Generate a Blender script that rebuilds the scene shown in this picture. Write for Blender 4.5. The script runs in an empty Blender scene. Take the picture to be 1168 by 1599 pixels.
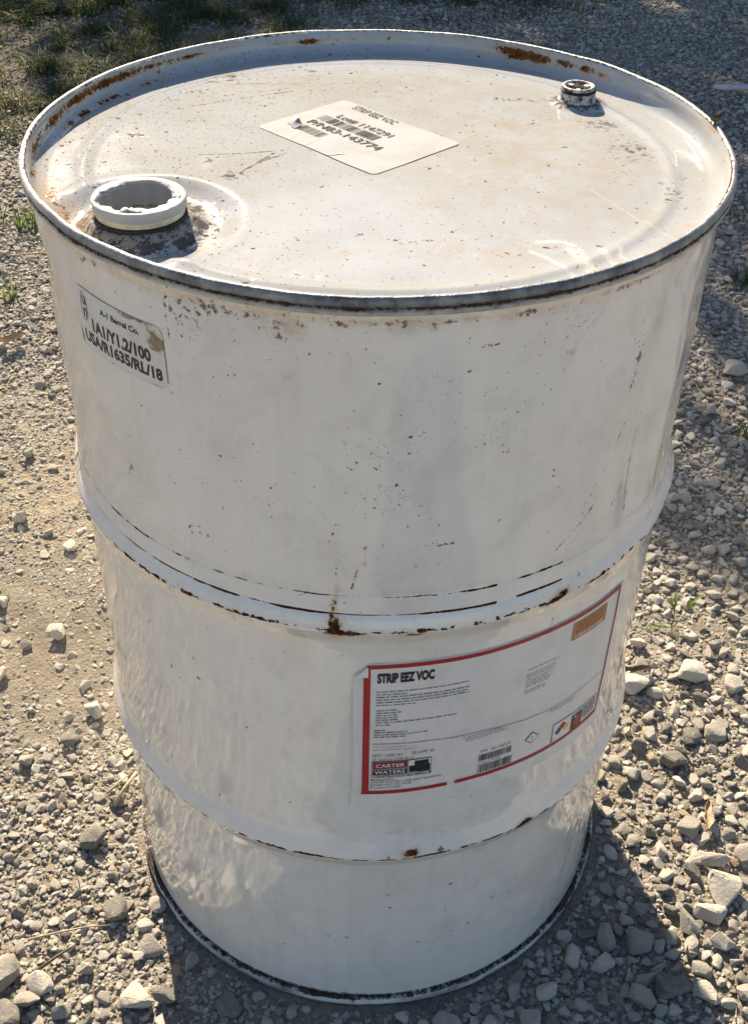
import bpy, bmesh, math, random
import numpy as np
from mathutils import Vector, Matrix, Euler

C = bpy.context.scene
PI = math.pi
rad = math.radians
random.seed(7)
rng = np.random.default_rng(11)

# ------------------------------------------------------------------ camera
cam_d = bpy.data.cameras.new('camera')
cam = bpy.data.objects.new('camera', cam_d)
C.collection.objects.link(cam)
C.camera = cam
cam_d.sensor_fit = 'VERTICAL'
cam_d.sensor_height = 24.0
cam_d.lens = 1783.03 / 1599 * 24.0
cam_d.clip_start = 0.02
cam_d.clip_end = 2000
_pitch, _roll, _yaw = 0.6747, -0.0185, -0.0021
_r = Vector((math.cos(_yaw), math.sin(_yaw), 0))
_fh = Vector((-math.sin(_yaw), math.cos(_yaw), 0))
_f = _fh * math.cos(_pitch) - Vector((0, 0, 1)) * math.sin(_pitch)
_u = _fh * math.sin(_pitch) + Vector((0, 0, 1)) * math.cos(_pitch)
_cr = _r * math.cos(_roll) - _u * math.sin(_roll)
_cu = _r * math.sin(_roll) + _u * math.cos(_roll)
_m = Matrix((_cr, _cu, -_f)).transposed().to_4x4()
_m.translation = Vector((0, -0.9453, 1.2307))
cam.matrix_world = _m
CAM = Vector((0, -0.9453, 1.2307))

# ------------------------------------------------------------------ world, sun, exposure
SUN_AZ = rad(-16.6)          # from +Y, clockwise positive
SUN_EL = rad(31.0)
world = bpy.data.worlds.new('World')
C.world = world
world.use_nodes = True
wn = world.node_tree
wn.nodes.clear()
sky = wn.nodes.new('ShaderNodeTexSky')
sky.sky_type = 'NISHITA'
sky.sun_disc = False
sky.sun_elevation = SUN_EL
sky.sun_rotation = SUN_AZ
sky.air_density = 1.0
sky.dust_density = 0.4
sky.ozone_density = 1.0
bg = wn.nodes.new('ShaderNodeBackground')
bg.inputs['Strength'].default_value = 0.051
wo = wn.nodes.new('ShaderNodeOutputWorld')
wn.links.new(sky.outputs[0], bg.inputs[0])
wn.links.new(bg.outputs[0], wo.inputs[0])

sun_d = bpy.data.lights.new('sun', 'SUN')
sun_d.energy = 5.0
sun_d.angle = rad(0.5)
sun_d.color = (1.0, 0.83, 0.60)
sun = bpy.data.objects.new('sun', sun_d)
C.collection.objects.link(sun)
_sd = Vector((math.sin(SUN_AZ) * math.cos(SUN_EL), math.cos(SUN_AZ) * math.cos(SUN_EL), math.sin(SUN_EL)))
sun.rotation_euler = _sd.to_track_quat('Z', 'Y').to_euler()
sun.location = (-3, 8, 6)

C.view_settings.view_transform = 'Standard'
C.view_settings.look = 'None'
C.view_settings.exposure = 1.34
C.view_settings.gamma = 1.0
C.view_settings.use_curve_mapping = False
C.render.engine = 'CYCLES'
C.cycles.max_bounces = 8
C.cycles.diffuse_bounces = 4
C.cycles.use_denoising = True

# ------------------------------------------------------------------ node helpers
class NT:
    """small helper that writes shader node graphs"""
    def __init__(s, name):
        s.m = bpy.data.materials.new(name)
        s.m.use_nodes = True
        s.t = s.m.node_tree
        s.t.nodes.clear()
        s.out = s.t.nodes.new('ShaderNodeOutputMaterial')
        s.p = s.t.nodes.new('ShaderNodeBsdfPrincipled')
        s.t.links.new(s.p.outputs[0], s.out.inputs[0])

    def n(s, typ, **kw):
        nd = s.t.nodes.new(typ)
        for k, v in kw.items():
            setattr(nd, k, v)
        return nd

    def put(s, sock, v):
        if isinstance(v, bpy.types.NodeSocket):
            s.t.links.new(v, sock)
        elif isinstance(v, (tuple, list)):
            sock.default_value = tuple(v) if len(v) != 3 or sock.type == 'VECTOR' else (*v, 1)
        else:
            sock.default_value = v

    def set(s, name, v):
        s.put(s.p.inputs[name], v)

    def coord(s, which='Object'):
        return s.n('ShaderNodeTexCoord').outputs[which]

    def attr(s, name):
        return s.n('ShaderNodeAttribute', attribute_name=name).outputs['Fac']

    def math(s, op, a, b=0.0, c=0.0, clamp=False):
        nd = s.n('ShaderNodeMath', operation=op, use_clamp=clamp)
        s.put(nd.inputs[0], a); s.put(nd.inputs[1], b); s.put(nd.inputs[2], c)
        return nd.outputs[0]

    def noise(s, scale, detail=4, rough=0.55, vec=None, dist=0.0, out='Fac'):
        nd = s.n('ShaderNodeTexNoise')
        s.put(nd.inputs['Vector'], vec if vec is not None else s.coord())
        nd.inputs['Scale'].default_value = scale
        nd.inputs['Detail'].default_value = detail
        nd.inputs['Roughness'].default_value = rough
        nd.inputs['Distortion'].default_value = dist
        return nd.outputs[out]

    def vor(s, scale, vec=None, feature='F1', out='Distance'):
        nd = s.n('ShaderNodeTexVoronoi', feature=feature)
        s.put(nd.inputs['Vector'], vec if vec is not None else s.coord())
        nd.inputs['Scale'].default_value = scale
        return nd.outputs[out]

    def step(s, v, a, b, lo=0.0, hi=1.0):
        nd = s.n('ShaderNodeMapRange', interpolation_type='SMOOTHSTEP')
        s.put(nd.inputs[0], v)
        nd.inputs[1].default_value = a; nd.inputs[2].default_value = b
        nd.inputs[3].default_value = lo; nd.inputs[4].default_value = hi
        return nd.outputs[0]

    def mix(s, f, a, b):
        nd = s.n('ShaderNodeMix', data_type='RGBA')
        s.put(nd.inputs[0], f); s.put(nd.inputs[6], a); s.put(nd.inputs[7], b)
        return nd.outputs[2]

    def ramp(s, f, stops):
        nd = s.n('ShaderNodeValToRGB')
        s.put(nd.inputs[0], f)
        el = nd.color_ramp.elements
        while len(el) < len(stops):
            el.new(0.5)
        for e, (p, c) in zip(el, stops):
            e.position = p; e.color = (*c, 1)
        return nd.outputs[0]

    def scale(s, vec, xyz):
        nd = s.n('ShaderNodeMapping')
        s.put(nd.inputs[0], vec)
        nd.inputs['Scale'].default_value = xyz
        return nd.outputs[0]

    def sep(s, vec):
        nd = s.n('ShaderNodeSeparateXYZ'); s.put(nd.inputs[0], vec)
        return nd.outputs

    def bump(s, h, dist, strength=1.0, normal=None):
        nd = s.n('ShaderNodeBump')
        s.put(nd.inputs['Height'], h)
        nd.inputs['Distance'].default_value = dist
        nd.inputs['Strength'].default_value = strength
        if normal is not None:
            s.put(nd.inputs['Normal'], normal)
        return nd.outputs[0]

RUST = [(0.0, (.022, .010, .006)), (.42, (.055, .022, .010)), (.62, (.17, .065, .020)), (.85, (.34, .15, .05)), (1, (.42, .23, .10))]

def painted_metal(name, kind):
    """white gloss paint with rust / dirt / worn marks read from vertex fields"""
    t = NT(name)
    co = t.coord()
    fine = t.noise(420, 3, .65)
    mid = t.noise(95, 5, .62)
    low = t.noise(7, 3, .5)
    blot = t.step(t.noise(17, 7, .72, dist=.6), .46, .66)
    if kind == 'body':
        base = t.mix(t.step(low, .35, .7), (.85, .83, .805), (.80, .78, .755))
        base = t.mix(t.math('MULTIPLY', blot, .30), base, (.56, .54, .505))
        sv = t.noise(1, 5, .65, vec=t.scale(co, (60, 60, 3.5)))
        base = t.mix(t.math('MULTIPLY', t.step(sv, .48, .70), .13), base, (.53, .50, .45))
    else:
        base = t.mix(t.step(low, .35, .7), (.435, .462, .495), (.40, .42, .445))  # body's white paint, darkened for full sun and blued like reflected sky
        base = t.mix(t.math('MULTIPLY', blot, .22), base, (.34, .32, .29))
    # yellowed streaks, and the warm glow painted on the lid
    stn = t.math('MULTIPLY', t.attr('stain_warmth'), t.step(t.noise(48, 8, .74), .40, .62))
    base = t.mix(t.math('MULTIPLY', stn, .75 if kind == 'body' else .80), base, (.50, .38, .23) if kind == 'body' else (.40, .32, .215))
    # whitish rubbed marks
    wh = t.math('MULTIPLY', t.attr('white'), t.step(t.noise(160, 4, .7), .25, .6))
    base = t.mix(wh, base, (.70, .69, .67))
    # grey/black grime, ragged
    gr = t.attr('grime')
    gm = t.step(t.math('ADD', gr, t.math('MULTIPLY', t.math('SUBTRACT', t.noise(170, 6, .72), .5), 3.0)), .34, .60)
    gm = t.math('MULTIPLY', gm, t.math('MINIMUM', t.math('MULTIPLY', gr, 6), 1))
    base = t.mix(t.math('MULTIPLY', gm, .82), base, t.ramp(mid, [(.3, (.022, .019, .016)), (.7, (.105, .085, .068))]))
    # small chips: voronoi dots gated by a density field
    pep = t.attr('pepper')
    dots = None
    for sc, k in ((130, .20), (290, .26), (560, .30)):
        vec = t.n('ShaderNodeVectorMath', operation='ADD')
        t.put(vec.inputs[0], co)
        sm = t.n('ShaderNodeVectorMath', operation='SCALE')
        t.put(sm.inputs[0], t.noise(120, 2, .6, out='Color')); sm.inputs['Scale'].default_value = .012
        t.put(vec.inputs[1], sm.outputs[0])
        d = t.vor(sc, vec.outputs[0])
        r = t.sep(t.vor(sc, vec.outputs[0], out='Color'))[0]
        r2 = t.sep(t.vor(sc, vec.outputs[0], out='Color'))[1]
        on = t.math('LESS_THAN', r, t.math('MULTIPLY', pep, .9 if sc < 200 else .7))
        sz = t.math('MULTIPLY', t.math('ADD', t.math('MULTIPLY', r2, .8), .25), k)
        s1 = t.math('MULTIPLY', on, t.step(t.math('SUBTRACT', d, sz), 0.07, -.05))
        dots = s1 if dots is None else t.math('MAXIMUM', dots, s1)
    base = t.mix(t.math('MULTIPLY', dots, .9), base, t.ramp(t.noise(60, 2), [(.35, (.03, .028, .028)), (.7, (.13, .09, .055))]))
    # rust
    ru = t.attr('rust')
    if kind == 'body':
        z = t.sep(co)[2]
        zz = t.math('ADD', z, t.math('MULTIPLY', t.math('SUBTRACT', t.noise(30, 3), .5), .0022))
        lp = t.attr('line')
        ln = None
        for z0, w, lo, hi in ((.6177, .0011, .40, .62), (.6004, .0013, .30, .52), (.5869, .0026, .47, .60), (.5857, .0018, .50, .62), (.2795, .0018, .43, .58)):
            d = t.math('ABSOLUTE', t.math('SUBTRACT', zz, z0))
            br = t.step(t.noise(42 if w < .0015 else 85, 4, .7), lo, hi)
            bw = t.math('MULTIPLY', br, lp)
            l1 = t.math('MULTIPLY', t.step(t.math('SUBTRACT', d, t.math('MULTIPLY', bw, w)), .0003, -.0003), t.step(bw, .06, .22))
            ln = l1 if ln is None else t.math('MAXIMUM', ln, l1)
    else:
        ln = None
    rm = t.step(t.math('ADD', t.math('MULTIPLY', ru, 1.0), t.math('MULTIPLY', t.math('SUBTRACT', t.noise(230, 8, .80), .5), 2.4)), .50, .66)
    rm = t.math('MULTIPLY', rm, t.math('MINIMUM', t.math('MULTIPLY', ru, 8), 1))
    # stain halo round rust
    base = t.mix(t.math('MULTIPLY', t.math('MINIMUM', t.math('MULTIPLY', ru, 1.3), .85), t.step(mid, .32, .62)), base, (.50, .30, .11))
    if ln is not None:
        rm = t.math('MAXIMUM', rm, ln)
    rcol = t.ramp(t.math('ADD', t.noise(150, 4, .7), t.math('MULTIPLY', t.math('SUBTRACT', t.attr('orange'), .5), .45)), RUST)
    col = t.mix(rm, base, rcol)
    bad = t.math('MAXIMUM', rm, t.math('MAXIMUM', t.step(gm, 0.0, .45), dots))
    t.set('Base Color', col)
    rbase = t.math('ADD', t.math('MULTIPLY', t.noise(11, 5, .6), .08 if kind == 'body' else .05), .06 if kind == 'body' else .05)
    rr = t.n('ShaderNodeMix'); t.put(rr.inputs[0], t.step(t.math('MAXIMUM', rm, t.math('MULTIPLY', gm, .9)), .6, .95)); t.put(rr.inputs[2], rbase); rr.inputs[3].default_value = .85
    t.set('Roughness', rr.outputs[0])
    t.set('Specular IOR Level', t.math('MULTIPLY', t.math('SUBTRACT', 1.0, bad), .62 if kind == 'body' else .45))
    t.set('Coat Weight', t.math('MULTIPLY', t.math('SUBTRACT', 1.0, bad), .6 if kind == 'body' else .05))
    t.set('Coat Roughness', .06)
    h = t.math('SUBTRACT', t.math('MULTIPLY', t.noise(28, 2), .25), t.math('MULTIPLY', t.math('MAXIMUM', rm, t.math('MULTIPLY', gm, .8)), .12))
    h = t.math('ADD', h, t.math('MULTIPLY', t.math('MULTIPLY', rm, fine), .5))
    h = t.math('ADD', h, t.math('MULTIPLY', fine, .018))
    t.set('Normal', t.bump(h, .0016 if kind == 'body' else .0009, 1.0))
    return t.m

def simple(name, col, rough=.6, nscale=60, var=.2, bump=0.0, spec=.5):
    t = NT(name)
    n = t.noise(nscale, 5, .65)
    t.set('Base Color', t.mix(t.step(n, .3, .7), tuple(c * (1 - var) for c in col), tuple(min(1, c * (1 + var)) for c in col)))
    t.set('Roughness', rough)
    t.set('Specular IOR Level', spec)
    if bump:
        t.set('Normal', t.bump(n, bump))
    return t.m

M = {}
M['body'] = painted_metal('drum_paint', 'body')
M['lid'] = painted_metal('lid_paint_sun_toned', 'lid')

def chime_mat(name, white):
    t = NT(name)
    n = t.noise(36, 6, .7)
    f = t.noise(190, 5, .75)
    base = t.ramp(n, [(.34, (.07, .075, .085)), (.46, (.19, .20, .22)), (.56, (.30, .305, .315)), (.68, (.50, .49, .46))] if not white else
                  [(.3, (.16, .15, .14)), (.45, (.42, .41, .39)), (.6, (.55, .54, .51))])
    wl = t.math('MULTIPLY', t.attr('white'), t.step(f, .30, .48))
    base = t.mix(wl, base, (.76, .75, .72))
    dk = t.math('ADD', t.attr('grime'), t.math('MULTIPLY', t.math('SUBTRACT', t.noise(170, 8, .8), .5), 2.8))
    dm = t.step(dk, .44, .66)
    base = t.mix(dm, base, t.ramp(t.noise(120, 3), [(.35, (.020, .015, .012)), (.55, (.05, .028, .018)), (.75, (.15, .075, .035))]))
    t.set('Base Color', base)
    rr = t.n('ShaderNodeMix'); t.put(rr.inputs[0], dm); rr.inputs[2].default_value = .38; rr.inputs[3].default_value = .85
    t.set('Roughness', rr.outputs[0])
    mt = t.n('ShaderNodeMix'); t.put(mt.inputs[0], t.math('MAXIMUM', dm, wl)); mt.inputs[2].default_value = .35; mt.inputs[3].default_value = 0
    t.set('Metallic', mt.outputs[0])
    t.set('Normal', t.bump(t.math('ADD', f, t.math('MULTIPLY', dm, -.4)), .0012))
    return t.m
M['chime'] = chime_mat('worn_chime', False)
M['chime_low'] = chime_mat('dirty_chime', True)

def stone_mat(name, warm=0.0):
    t = NT(name)
    oi = t.n('ShaderNodeObjectInfo')
    r0 = oi.outputs['Random']; ix = oi.outputs['Object Index']
    r = t.math('ADD', t.math('MULTIPLY', r0, t.math('LESS_THAN', ix, .5)), t.math('DIVIDE', ix, 100.0))
    co = t.coord()
    vec = t.n('ShaderNodeVectorMath', operation='ADD')
    t.put(vec.inputs[0], co)
    cmb = t.n('ShaderNodeCombineXYZ')
    t.put(cmb.inputs[0], t.math('MULTIPLY', r0, 37.0)); t.put(cmb.inputs[1], t.math('MULTIPLY', r0, 91.0))
    t.put(vec.inputs[1], cmb.outputs[0])
    v = vec.outputs[0]
    base = t.ramp(r, [(0, (.16, .157, .15)), (.08, (.24, .235, .22)), (.20, (.40, .38, .35)), (.42, (.54, .515, .47)), (.75, (.66, .625, .56)), (.93, (.74, .70, .63)), (.955, (.40, .30, .22)), (.97, (.46, .37, .28)), (1, (.70, .67, .62))])
    n = t.noise(2.6, 8, .68, vec=v)
    col = t.mix(t.step(n, .38, .68), base, t.mix(.42, base, (.56, .49, .38)))
    n2 = t.noise(9, 6, .75, vec=v)
    col = t.mix(t.math('MULTIPLY', t.step(n2, .54, .70), .30), col, (.27, .245, .21))
    t.set('Base Color', col)
    t.set('Roughness', .88)
    t.set('Specular IOR Level', .25)
    h = t.math('ADD', t.noise(5, 7, .7, vec=v), t.math('MULTIPLY', t.noise(26, 4, .7, vec=v), .35))
    t.set('Normal', t.bump(h, .03, .6))
    return t.m
M['stone'] = stone_mat('limestone')

def ground_mat():
    t = NT('dusty_ground')
    co = t.coord()
    n1 = t.noise(2.2, 6, .6)
    n2 = t.noise(24, 8, .72)
    n3 = t.noise(140, 5, .7)
    bare = t.attr('bare')
    dust = t.mix(t.step(n2, .32, .68), (.33, .28, .205), (.52, .45, .345))
    dust = t.mix(t.step(n1, .42, .58), dust, t.mix(.6, dust, (.24, .22, .195)))
    dust = t.mix(t.math('MULTIPLY', t.step(n3, .52, .66), .4), dust, (.50, .44, .35))
    dust = t.mix(t.math('MULTIPLY', t.step(t.noise(70, 6, .75), .54, .66), .35), dust, (.20, .17, .13))
    # fine crushed grit: cells of different tone
    cell = None
    g1 = t.vor(160, out='Color'); g2 = t.vor(330, out='Color')
    tone1 = t.ramp(t.sep(g1)[0], [(0, (.20, .185, .165)), (.5, (.38, .35, .30)), (1, (.52, .48, .42))])
    tone2 = t.ramp(t.sep(g2)[1], [(0, (.22, .20, .17)), (.5, (.40, .36, .30)), (1, (.50, .46, .39))])
    tone = t.mix(t.step(n3, .45, .6), tone1, tone2)
    grit = t.math('ADD', t.math('MULTIPLY', t.math('SUBTRACT', 1.0, bare), .62), .10)
    gmask = t.step(t.math('ADD', t.sep(g1)[2], t.math('MULTIPLY', n2, .4)), .75, .55)
    col = t.mix(t.math('MULTIPLY', grit, t.step(t.math('ADD', grit, t.math('SUBTRACT', n2, .5)), .1, .5)), dust, tone)
    col = t.mix(t.math('MULTIPLY', t.attr('soil'), t.step(n2, .25, .6)), col, (.075, .060, .042))
    t.set('Base Color', col)
    t.set('Roughness', .95)
    t.set('Specular IOR Level', .15)
    d1 = t.vor(160); d2 = t.vor(330)
    h = t.math('ADD', t.math('MULTIPLY', d1, -.55), t.math('MULTIPLY', d2, -.3))
    h = t.math('MULTIPLY', h, t.math('ADD', t.math('MULTIPLY', t.math('SUBTRACT', 1.0, bare), .65), .35))
    h = t.math('ADD', h, t.math('MULTIPLY', n2, 1.3))
    h = t.math('ADD', h, t.math('MULTIPLY', n3, .6))
    h = t.math('ADD', h, t.math('MULTIPLY', t.noise(70, 6, .75), .9))
    t.set('Normal', t.bump(h, .0075, 1.0))
    return t.m
M['ground'] = ground_mat()

def leaf_mat(name, stops, trans=.35):
    t = NT(name)
    r = t.n('ShaderNodeNewGeometry').outputs['Random Per Island']
    t.set('Base Color', t.ramp(r, stops))
    t.set('Roughness', .6)
    tr = t.n('ShaderNodeBsdfTranslucent')
    t.put(tr.inputs[0], t.ramp(r, [(p, tuple(min(1, c * 1.3) for c in col)) for p, col in stops]))
    mx = t.n('ShaderNodeMixShader'); mx.inputs[0].default_value = trans
    t.t.links.new(t.p.outputs[0], mx.inputs[1]); t.t.links.new(tr.outputs[0], mx.inputs[2])
    t.t.links.new(mx.outputs[0], t.out.inputs[0])
    return t.m
M['grass'] = leaf_mat('grass_blades', [(0, (.03, .06, .014)), (.6, (.055, .095, .022)), (.82, (.09, .12, .035)), (.92, (.16, .135, .07)), (1, (.28, .23, .14))])
M['weed'] = leaf_mat('weed_blades', [(0, (.07, .13, .03)), (.7, (.12, .19, .045)), (1, (.24, .24, .09))])
M['leaf'] = leaf_mat('tree_leaves', [(0, (.03, .055, .014)), (.6, (.05, .085, .02)), (1, (.085, .11, .03))], .3)
M['bark'] = simple('tree_bark', (.10, .075, .055), .9, 14, .4, .02)
M['dryleaf'] = simple('dry_leaf', (.36, .27, .17), .8, 90, .3, .002)
M['straw'] = simple('dry_straw', (.40, .33, .22), .8, 200, .3, .0006)
M['twig'] = simple('dry_twig', (.15, .11, .075), .9, 150, .35, .001)
M['flake'] = simple('white_plastic_scrap', (.74, .74, .72), .5, 60, .1, .001)
M['paper'] = None

def paper_mat(name, base, dirt, rough, torn=False):
    t = NT(name)
    n = t.noise(26, 6, .65)
    f = t.noise(240, 4, .7)
    col = t.mix(t.step(n, .42, .75), base, dirt)
    col = t.mix(t.math('MULTIPLY', t.step(t.noise(120, 5, .75), .62, .74), .5), col, tuple(c * .55 for c in dirt))
    if torn:
        tn = t.attr('torn')
        tm = t.step(t.math('ADD', tn, t.math('MULTIPLY', t.math('SUBTRACT', t.noise(110, 8, .78), .5), 2.4)), .48, .58)
        col = t.mix(tm, col, t.ramp(t.noise(150, 4, .7), [(.3, (.18, .12, .07)), (.6, (.38, .28, .18)), (.8, (.55, .48, .38))]))
    t.set('Base Color', col)
    t.set('Roughness', rough)
    t.set('Normal', t.bump(t.math('ADD', t.math('MULTIPLY', t.noise(14, 3), 1.0), t.math('MULTIPLY', f, .05)), .0015))
    return t.m
M['paper'] = paper_mat('label_paper', (.78, .755, .75), (.68, .66, .64), .42)
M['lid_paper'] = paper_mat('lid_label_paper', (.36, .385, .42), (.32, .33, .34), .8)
M['cert_paper'] = paper_mat('certificate_paper', (.74, .735, .72), (.62, .58, .52), .5, True)

def ink(name, col, rough=.45):
    t = NT(name)
    f = t.noise(260, 4, .7)
    t.set('Base Color', t.mix(t.math('MULTIPLY', t.step(f, .55, .8), .35), col, tuple(c * .6 + .22 for c in col)))
    t.set('Roughness', rough)
    return t.m
M['black'] = ink('black_ink', (.022, .022, .025))
M['grey'] = ink('grey_ink', (.20, .20, .21))
M['pale'] = ink('pale_grey_ink', (.36, .36, .37))
M['worn_black'] = ink('worn_black_ink', (.10, .10, .102), .9)
M['worn_black'].node_tree.nodes['Principled BSDF'].inputs['Specular IOR Level'].default_value = .1
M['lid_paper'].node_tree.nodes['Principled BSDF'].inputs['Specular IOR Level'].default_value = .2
M['red'] = ink('red_ink', (.40, .022, .026))
M['maroon'] = ink('maroon_ink', (.22, .022, .035))
M['orange'] = ink('orange_ink', (.46, .20, .065))
M['blue'] = ink('blue_ink', (.035, .06, .22))
M['yellow'] = ink('yellow_ink', (.66, .55, .06))
M['wink'] = ink('white_ink', (.78, .77, .76))

def plastic_mat():
    t = NT('cloudy_plastic')
    n = t.noise(70, 5, .7)
    col = t.mix(t.math('MULTIPLY', t.step(n, .5, .75), .55), (.42, .43, .435), (.30, .29, .27))
    t.set('Base Color', col)
    t.set('Roughness', .62)
    t.set('Specular IOR Level', .25)
    t.set('Subsurface Weight', .35)
    t.p.inputs['Subsurface Radius'].default_value = (.012, .012, .011)
    t.p.inputs['Subsurface Scale'].default_value = .8
    t.set('Normal', t.bump(t.noise(160, 4, .7), .0006))
    return t.m
M['plastic'] = plastic_mat()
M['old_plastic'] = simple('yellowed_plastic', (.62, .58, .44), .5, 120, .2, .0006)
M['gasket'] = simple('black_rubber', (.022, .02, .018), .75, 200, .5, .0006)

def grime_mat():
    t = NT('caked_grime')
    n = t.noise(210, 9, .85)
    f = t.noise(320, 4, .7)
    col = t.ramp(n, [(.38, (.018, .017, .016)), (.45, (.06, .055, .05)), (.485, (.25, .24, .22)), (.52, (.48, .47, .44)), (.55, (.50, .49, .46)), (.575, (.28, .15, .07)), (.62, (.58, .57, .54))])
    t.set('Base Color', col)
    t.set('Roughness', .8)
    t.set('Normal', t.bump(t.math('ADD', n, t.math('MULTIPLY', f, .4)), .003))
    return t.m
M['grime'] = grime_mat()

def plug_mat():
    t = NT('chipped_plug')
    n = t.noise(200, 8, .8)
    m = t.step(n, .43, .53)
    t.set('Base Color', t.mix(m, (.035, .03, .026), (.66, .645, .60)))
    t.set('Roughness', .45)
    t.set('Normal', t.bump(n, .001))
    return t.m
M['plug'] = plug_mat()
M['hollow'] = simple('painted_dark_inside', (.02, .02, .024), .6, 50, .3)  # near-black colour standing in for shade inside the openings

# ------------------------------------------------------------------ mesh helpers
def tag(o, label=None, cat=None, group=None, kind=None):
    if label: o['label'] = label
    if cat: o['category'] = cat
    if group: o['group'] = group
    if kind: o['kind'] = kind
    return o

def mesh_obj(name, verts, faces, mats, parent=None, smooth=True, fields=None, midx=None):
    me = bpy.data.meshes.new(name)
    verts = np.asarray(verts, dtype=np.float32).reshape(-1, 3)
    faces_np = np.asarray(faces) if not isinstance(faces, list) or (len(faces) and all(len(f) == len(faces[0]) for f in faces)) else None
    if faces_np is not None and faces_np.ndim == 2:
        k = faces_np.shape[1]
        me.vertices.add(len(verts)); me.vertices.foreach_set('co', verts.ravel())
        me.loops.add(faces_np.size); me.loops.foreach_set('vertex_index', faces_np.astype(np.int32).ravel())
        me.polygons.add(len(faces_np)); me.polygons.foreach_set('loop_start', np.arange(0, faces_np.size, k, dtype=np.int32))
        me.update(calc_edges=True)
    else:
        me.from_pydata([tuple(map(float, v)) for v in verts], [], [tuple(f) for f in faces])
    me.validate()
    for m in (mats if isinstance(mats, (list, tuple)) else [mats]):
        me.materials.append(m)
    if smooth:
        me.polygons.foreach_set('use_smooth', np.ones(len(me.polygons), dtype=bool))
    if midx is not None:
        me.polygons.foreach_set('material_index', np.asarray(midx, dtype=np.int32))
    if fields:
        for k, v in fields.items():
            a = me.attributes.new(k, 'FLOAT', 'POINT')
            a.data.foreach_set('value', np.asarray(v, dtype=np.float32).ravel())
    me.update()
    o = bpy.data.objects.new(name, me)
    C.collection.objects.link(o)
    if parent is not None:
        o.parent = parent
    return o

def grid_faces(nu, nv, wrap=False):
    """faces of a (nv rows) x (nu columns) vertex grid, row-major, optionally wrapped in u"""
    cu = nu if wrap else nu - 1
    i = np.arange(cu); j = np.arange(nv - 1)
    I, J = np.meshgrid(i, j)
    a = J * nu + I; b = J * nu + (I + 1) % nu
    return np.stack([a, b, b + nu, a + nu], -1).reshape(-1, 4)

def vnoise(x, y, seed=0):
    """smooth 2-D value noise in 0..1"""
    x = np.asarray(x, float); y = np.asarray(y, float)
    xi = np.floor(x).astype(np.int64); yi = np.floor(y).astype(np.int64)
    fx = x - xi; fy = y - yi
    fx = fx * fx * (3 - 2 * fx); fy = fy * fy * (3 - 2 * fy)
    def h(a, b):
        n = (a * 374761393 + b * 668265263 + seed * 982451653) & 0xffffffff
        n = ((n ^ (n >> 13)) * 1274126177) & 0xffffffff
        return ((n ^ (n >> 16)) & 0xffff) / 65535.0
    return (h(xi, yi) * (1 - fx) + h(xi + 1, yi) * fx) * (1 - fy) + (h(xi, yi + 1) * (1 - fx) + h(xi + 1, yi + 1) * fx) * fy

def fbm(x, y, seed=0, oct=4):
    s = 0; a = .5; t = 0
    for k in range(oct):
        s = s + a * vnoise(x * 2 ** k, y * 2 ** k, seed + k * 7); t += a; a *= .5
    return s / t

def sm(x, a, b):
    t = np.clip((x - a) / (b - a), 0, 1)
    return t * t * (3 - 2 * t)

# ------------------------------------------------------------------ ground
def bare_field(x, y):
    """1 on the bare wheel-packed strip left of the drum and on dusty pockets, 0 on loose gravel"""
    c = -0.50 - .10 * (y - .3)
    w = .17 + .10 * sm(y, .9, .1)
    track = np.exp(-((x - c) / w) ** 2) * sm(y, -.02, .14) * (1 - sm(y, .62, 1.0))
    n = fbm(x * 3.2, y * 3.2, 3)
    pock = sm(n, .62, .76) * .55
    right = np.exp(-(((x - .56) / .10) ** 2 + ((y - .42) / .12) ** 2)) * .5 + np.exp(-(((x - .36) / .05) ** 2 + ((y - .05) / .07) ** 2)) * .55
    shade = np.exp(-(((x - .02) / .23) ** 2 + ((y + .33) / .09) ** 2)) * .55
    back = np.exp(-(((x + .55) / .35) ** 2 + ((y - 3.2) / .3) ** 2)) * .8
    return np.clip(np.maximum(track * (0.45 + .75 * n), pock) + right + shade + back, 0, 1)

def grass_field(x, y):
    n = fbm(x * 1.6 + 5, y * 1.6, 21)
    a = sm(-x + .55 * (y - 2.2) + (n - .5) * 1.5, .55, 1.05) * sm(y, 2.1, 2.5)
    b = np.exp(-(((x - .05) / .55) ** 2 + ((y - 4.1) / .38) ** 2)) * 1.1
    c = np.exp(-(((x + .55) / .28) ** 2 + ((y - 3.2) / .28) ** 2))
    return np.clip(np.maximum(a, b) * (0.4 + 1.1 * n) - c * .8, 0, 1)

def height(x, y):
    h = (fbm(x * 2.1, y * 2.1, 40) - .5) * .030 + (fbm(x * 9, y * 9, 50) - .5) * .012 + (fbm(x * 34, y * 34, 60, 3) - .5) * .0045
    r = np.hypot(x, y)
    flat = sm(r, .26, .52)
    far = 1 - sm(r, 6, 14) * .6
    return h * flat * far - .0025 * (1 - flat)

def axis(lo, hi, step, far, grow=1.16):
    a = list(np.arange(lo, hi + 1e-9, step))
    s = step; v = hi
    up = []
    while v < far:
        s *= grow; v += s; up.append(v)
    s = step; v = lo; dn = []
    while v > -far:
        s *= grow; v -= s; dn.append(v)
    return np.array(dn[::-1] + a + up)

gx = axis(-1.75, 1.75, .0105, 320)
gy = axis(-.75, 1.4, .0095, 320, 1.012)
GX, GY = np.meshgrid(gx, gy)
GZ = height(GX, GY)
gv = np.stack([GX, GY, GZ], -1).reshape(-1, 3)
ground = mesh_obj('ground', gv, grid_faces(len(gx), len(gy)), M['ground'],
                  fields={'bare': bare_field(GX, GY), 'soil': np.clip(grass_field(GX, GY) * 1.2, 0, .85)})
tag(ground, kind='structure')

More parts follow.
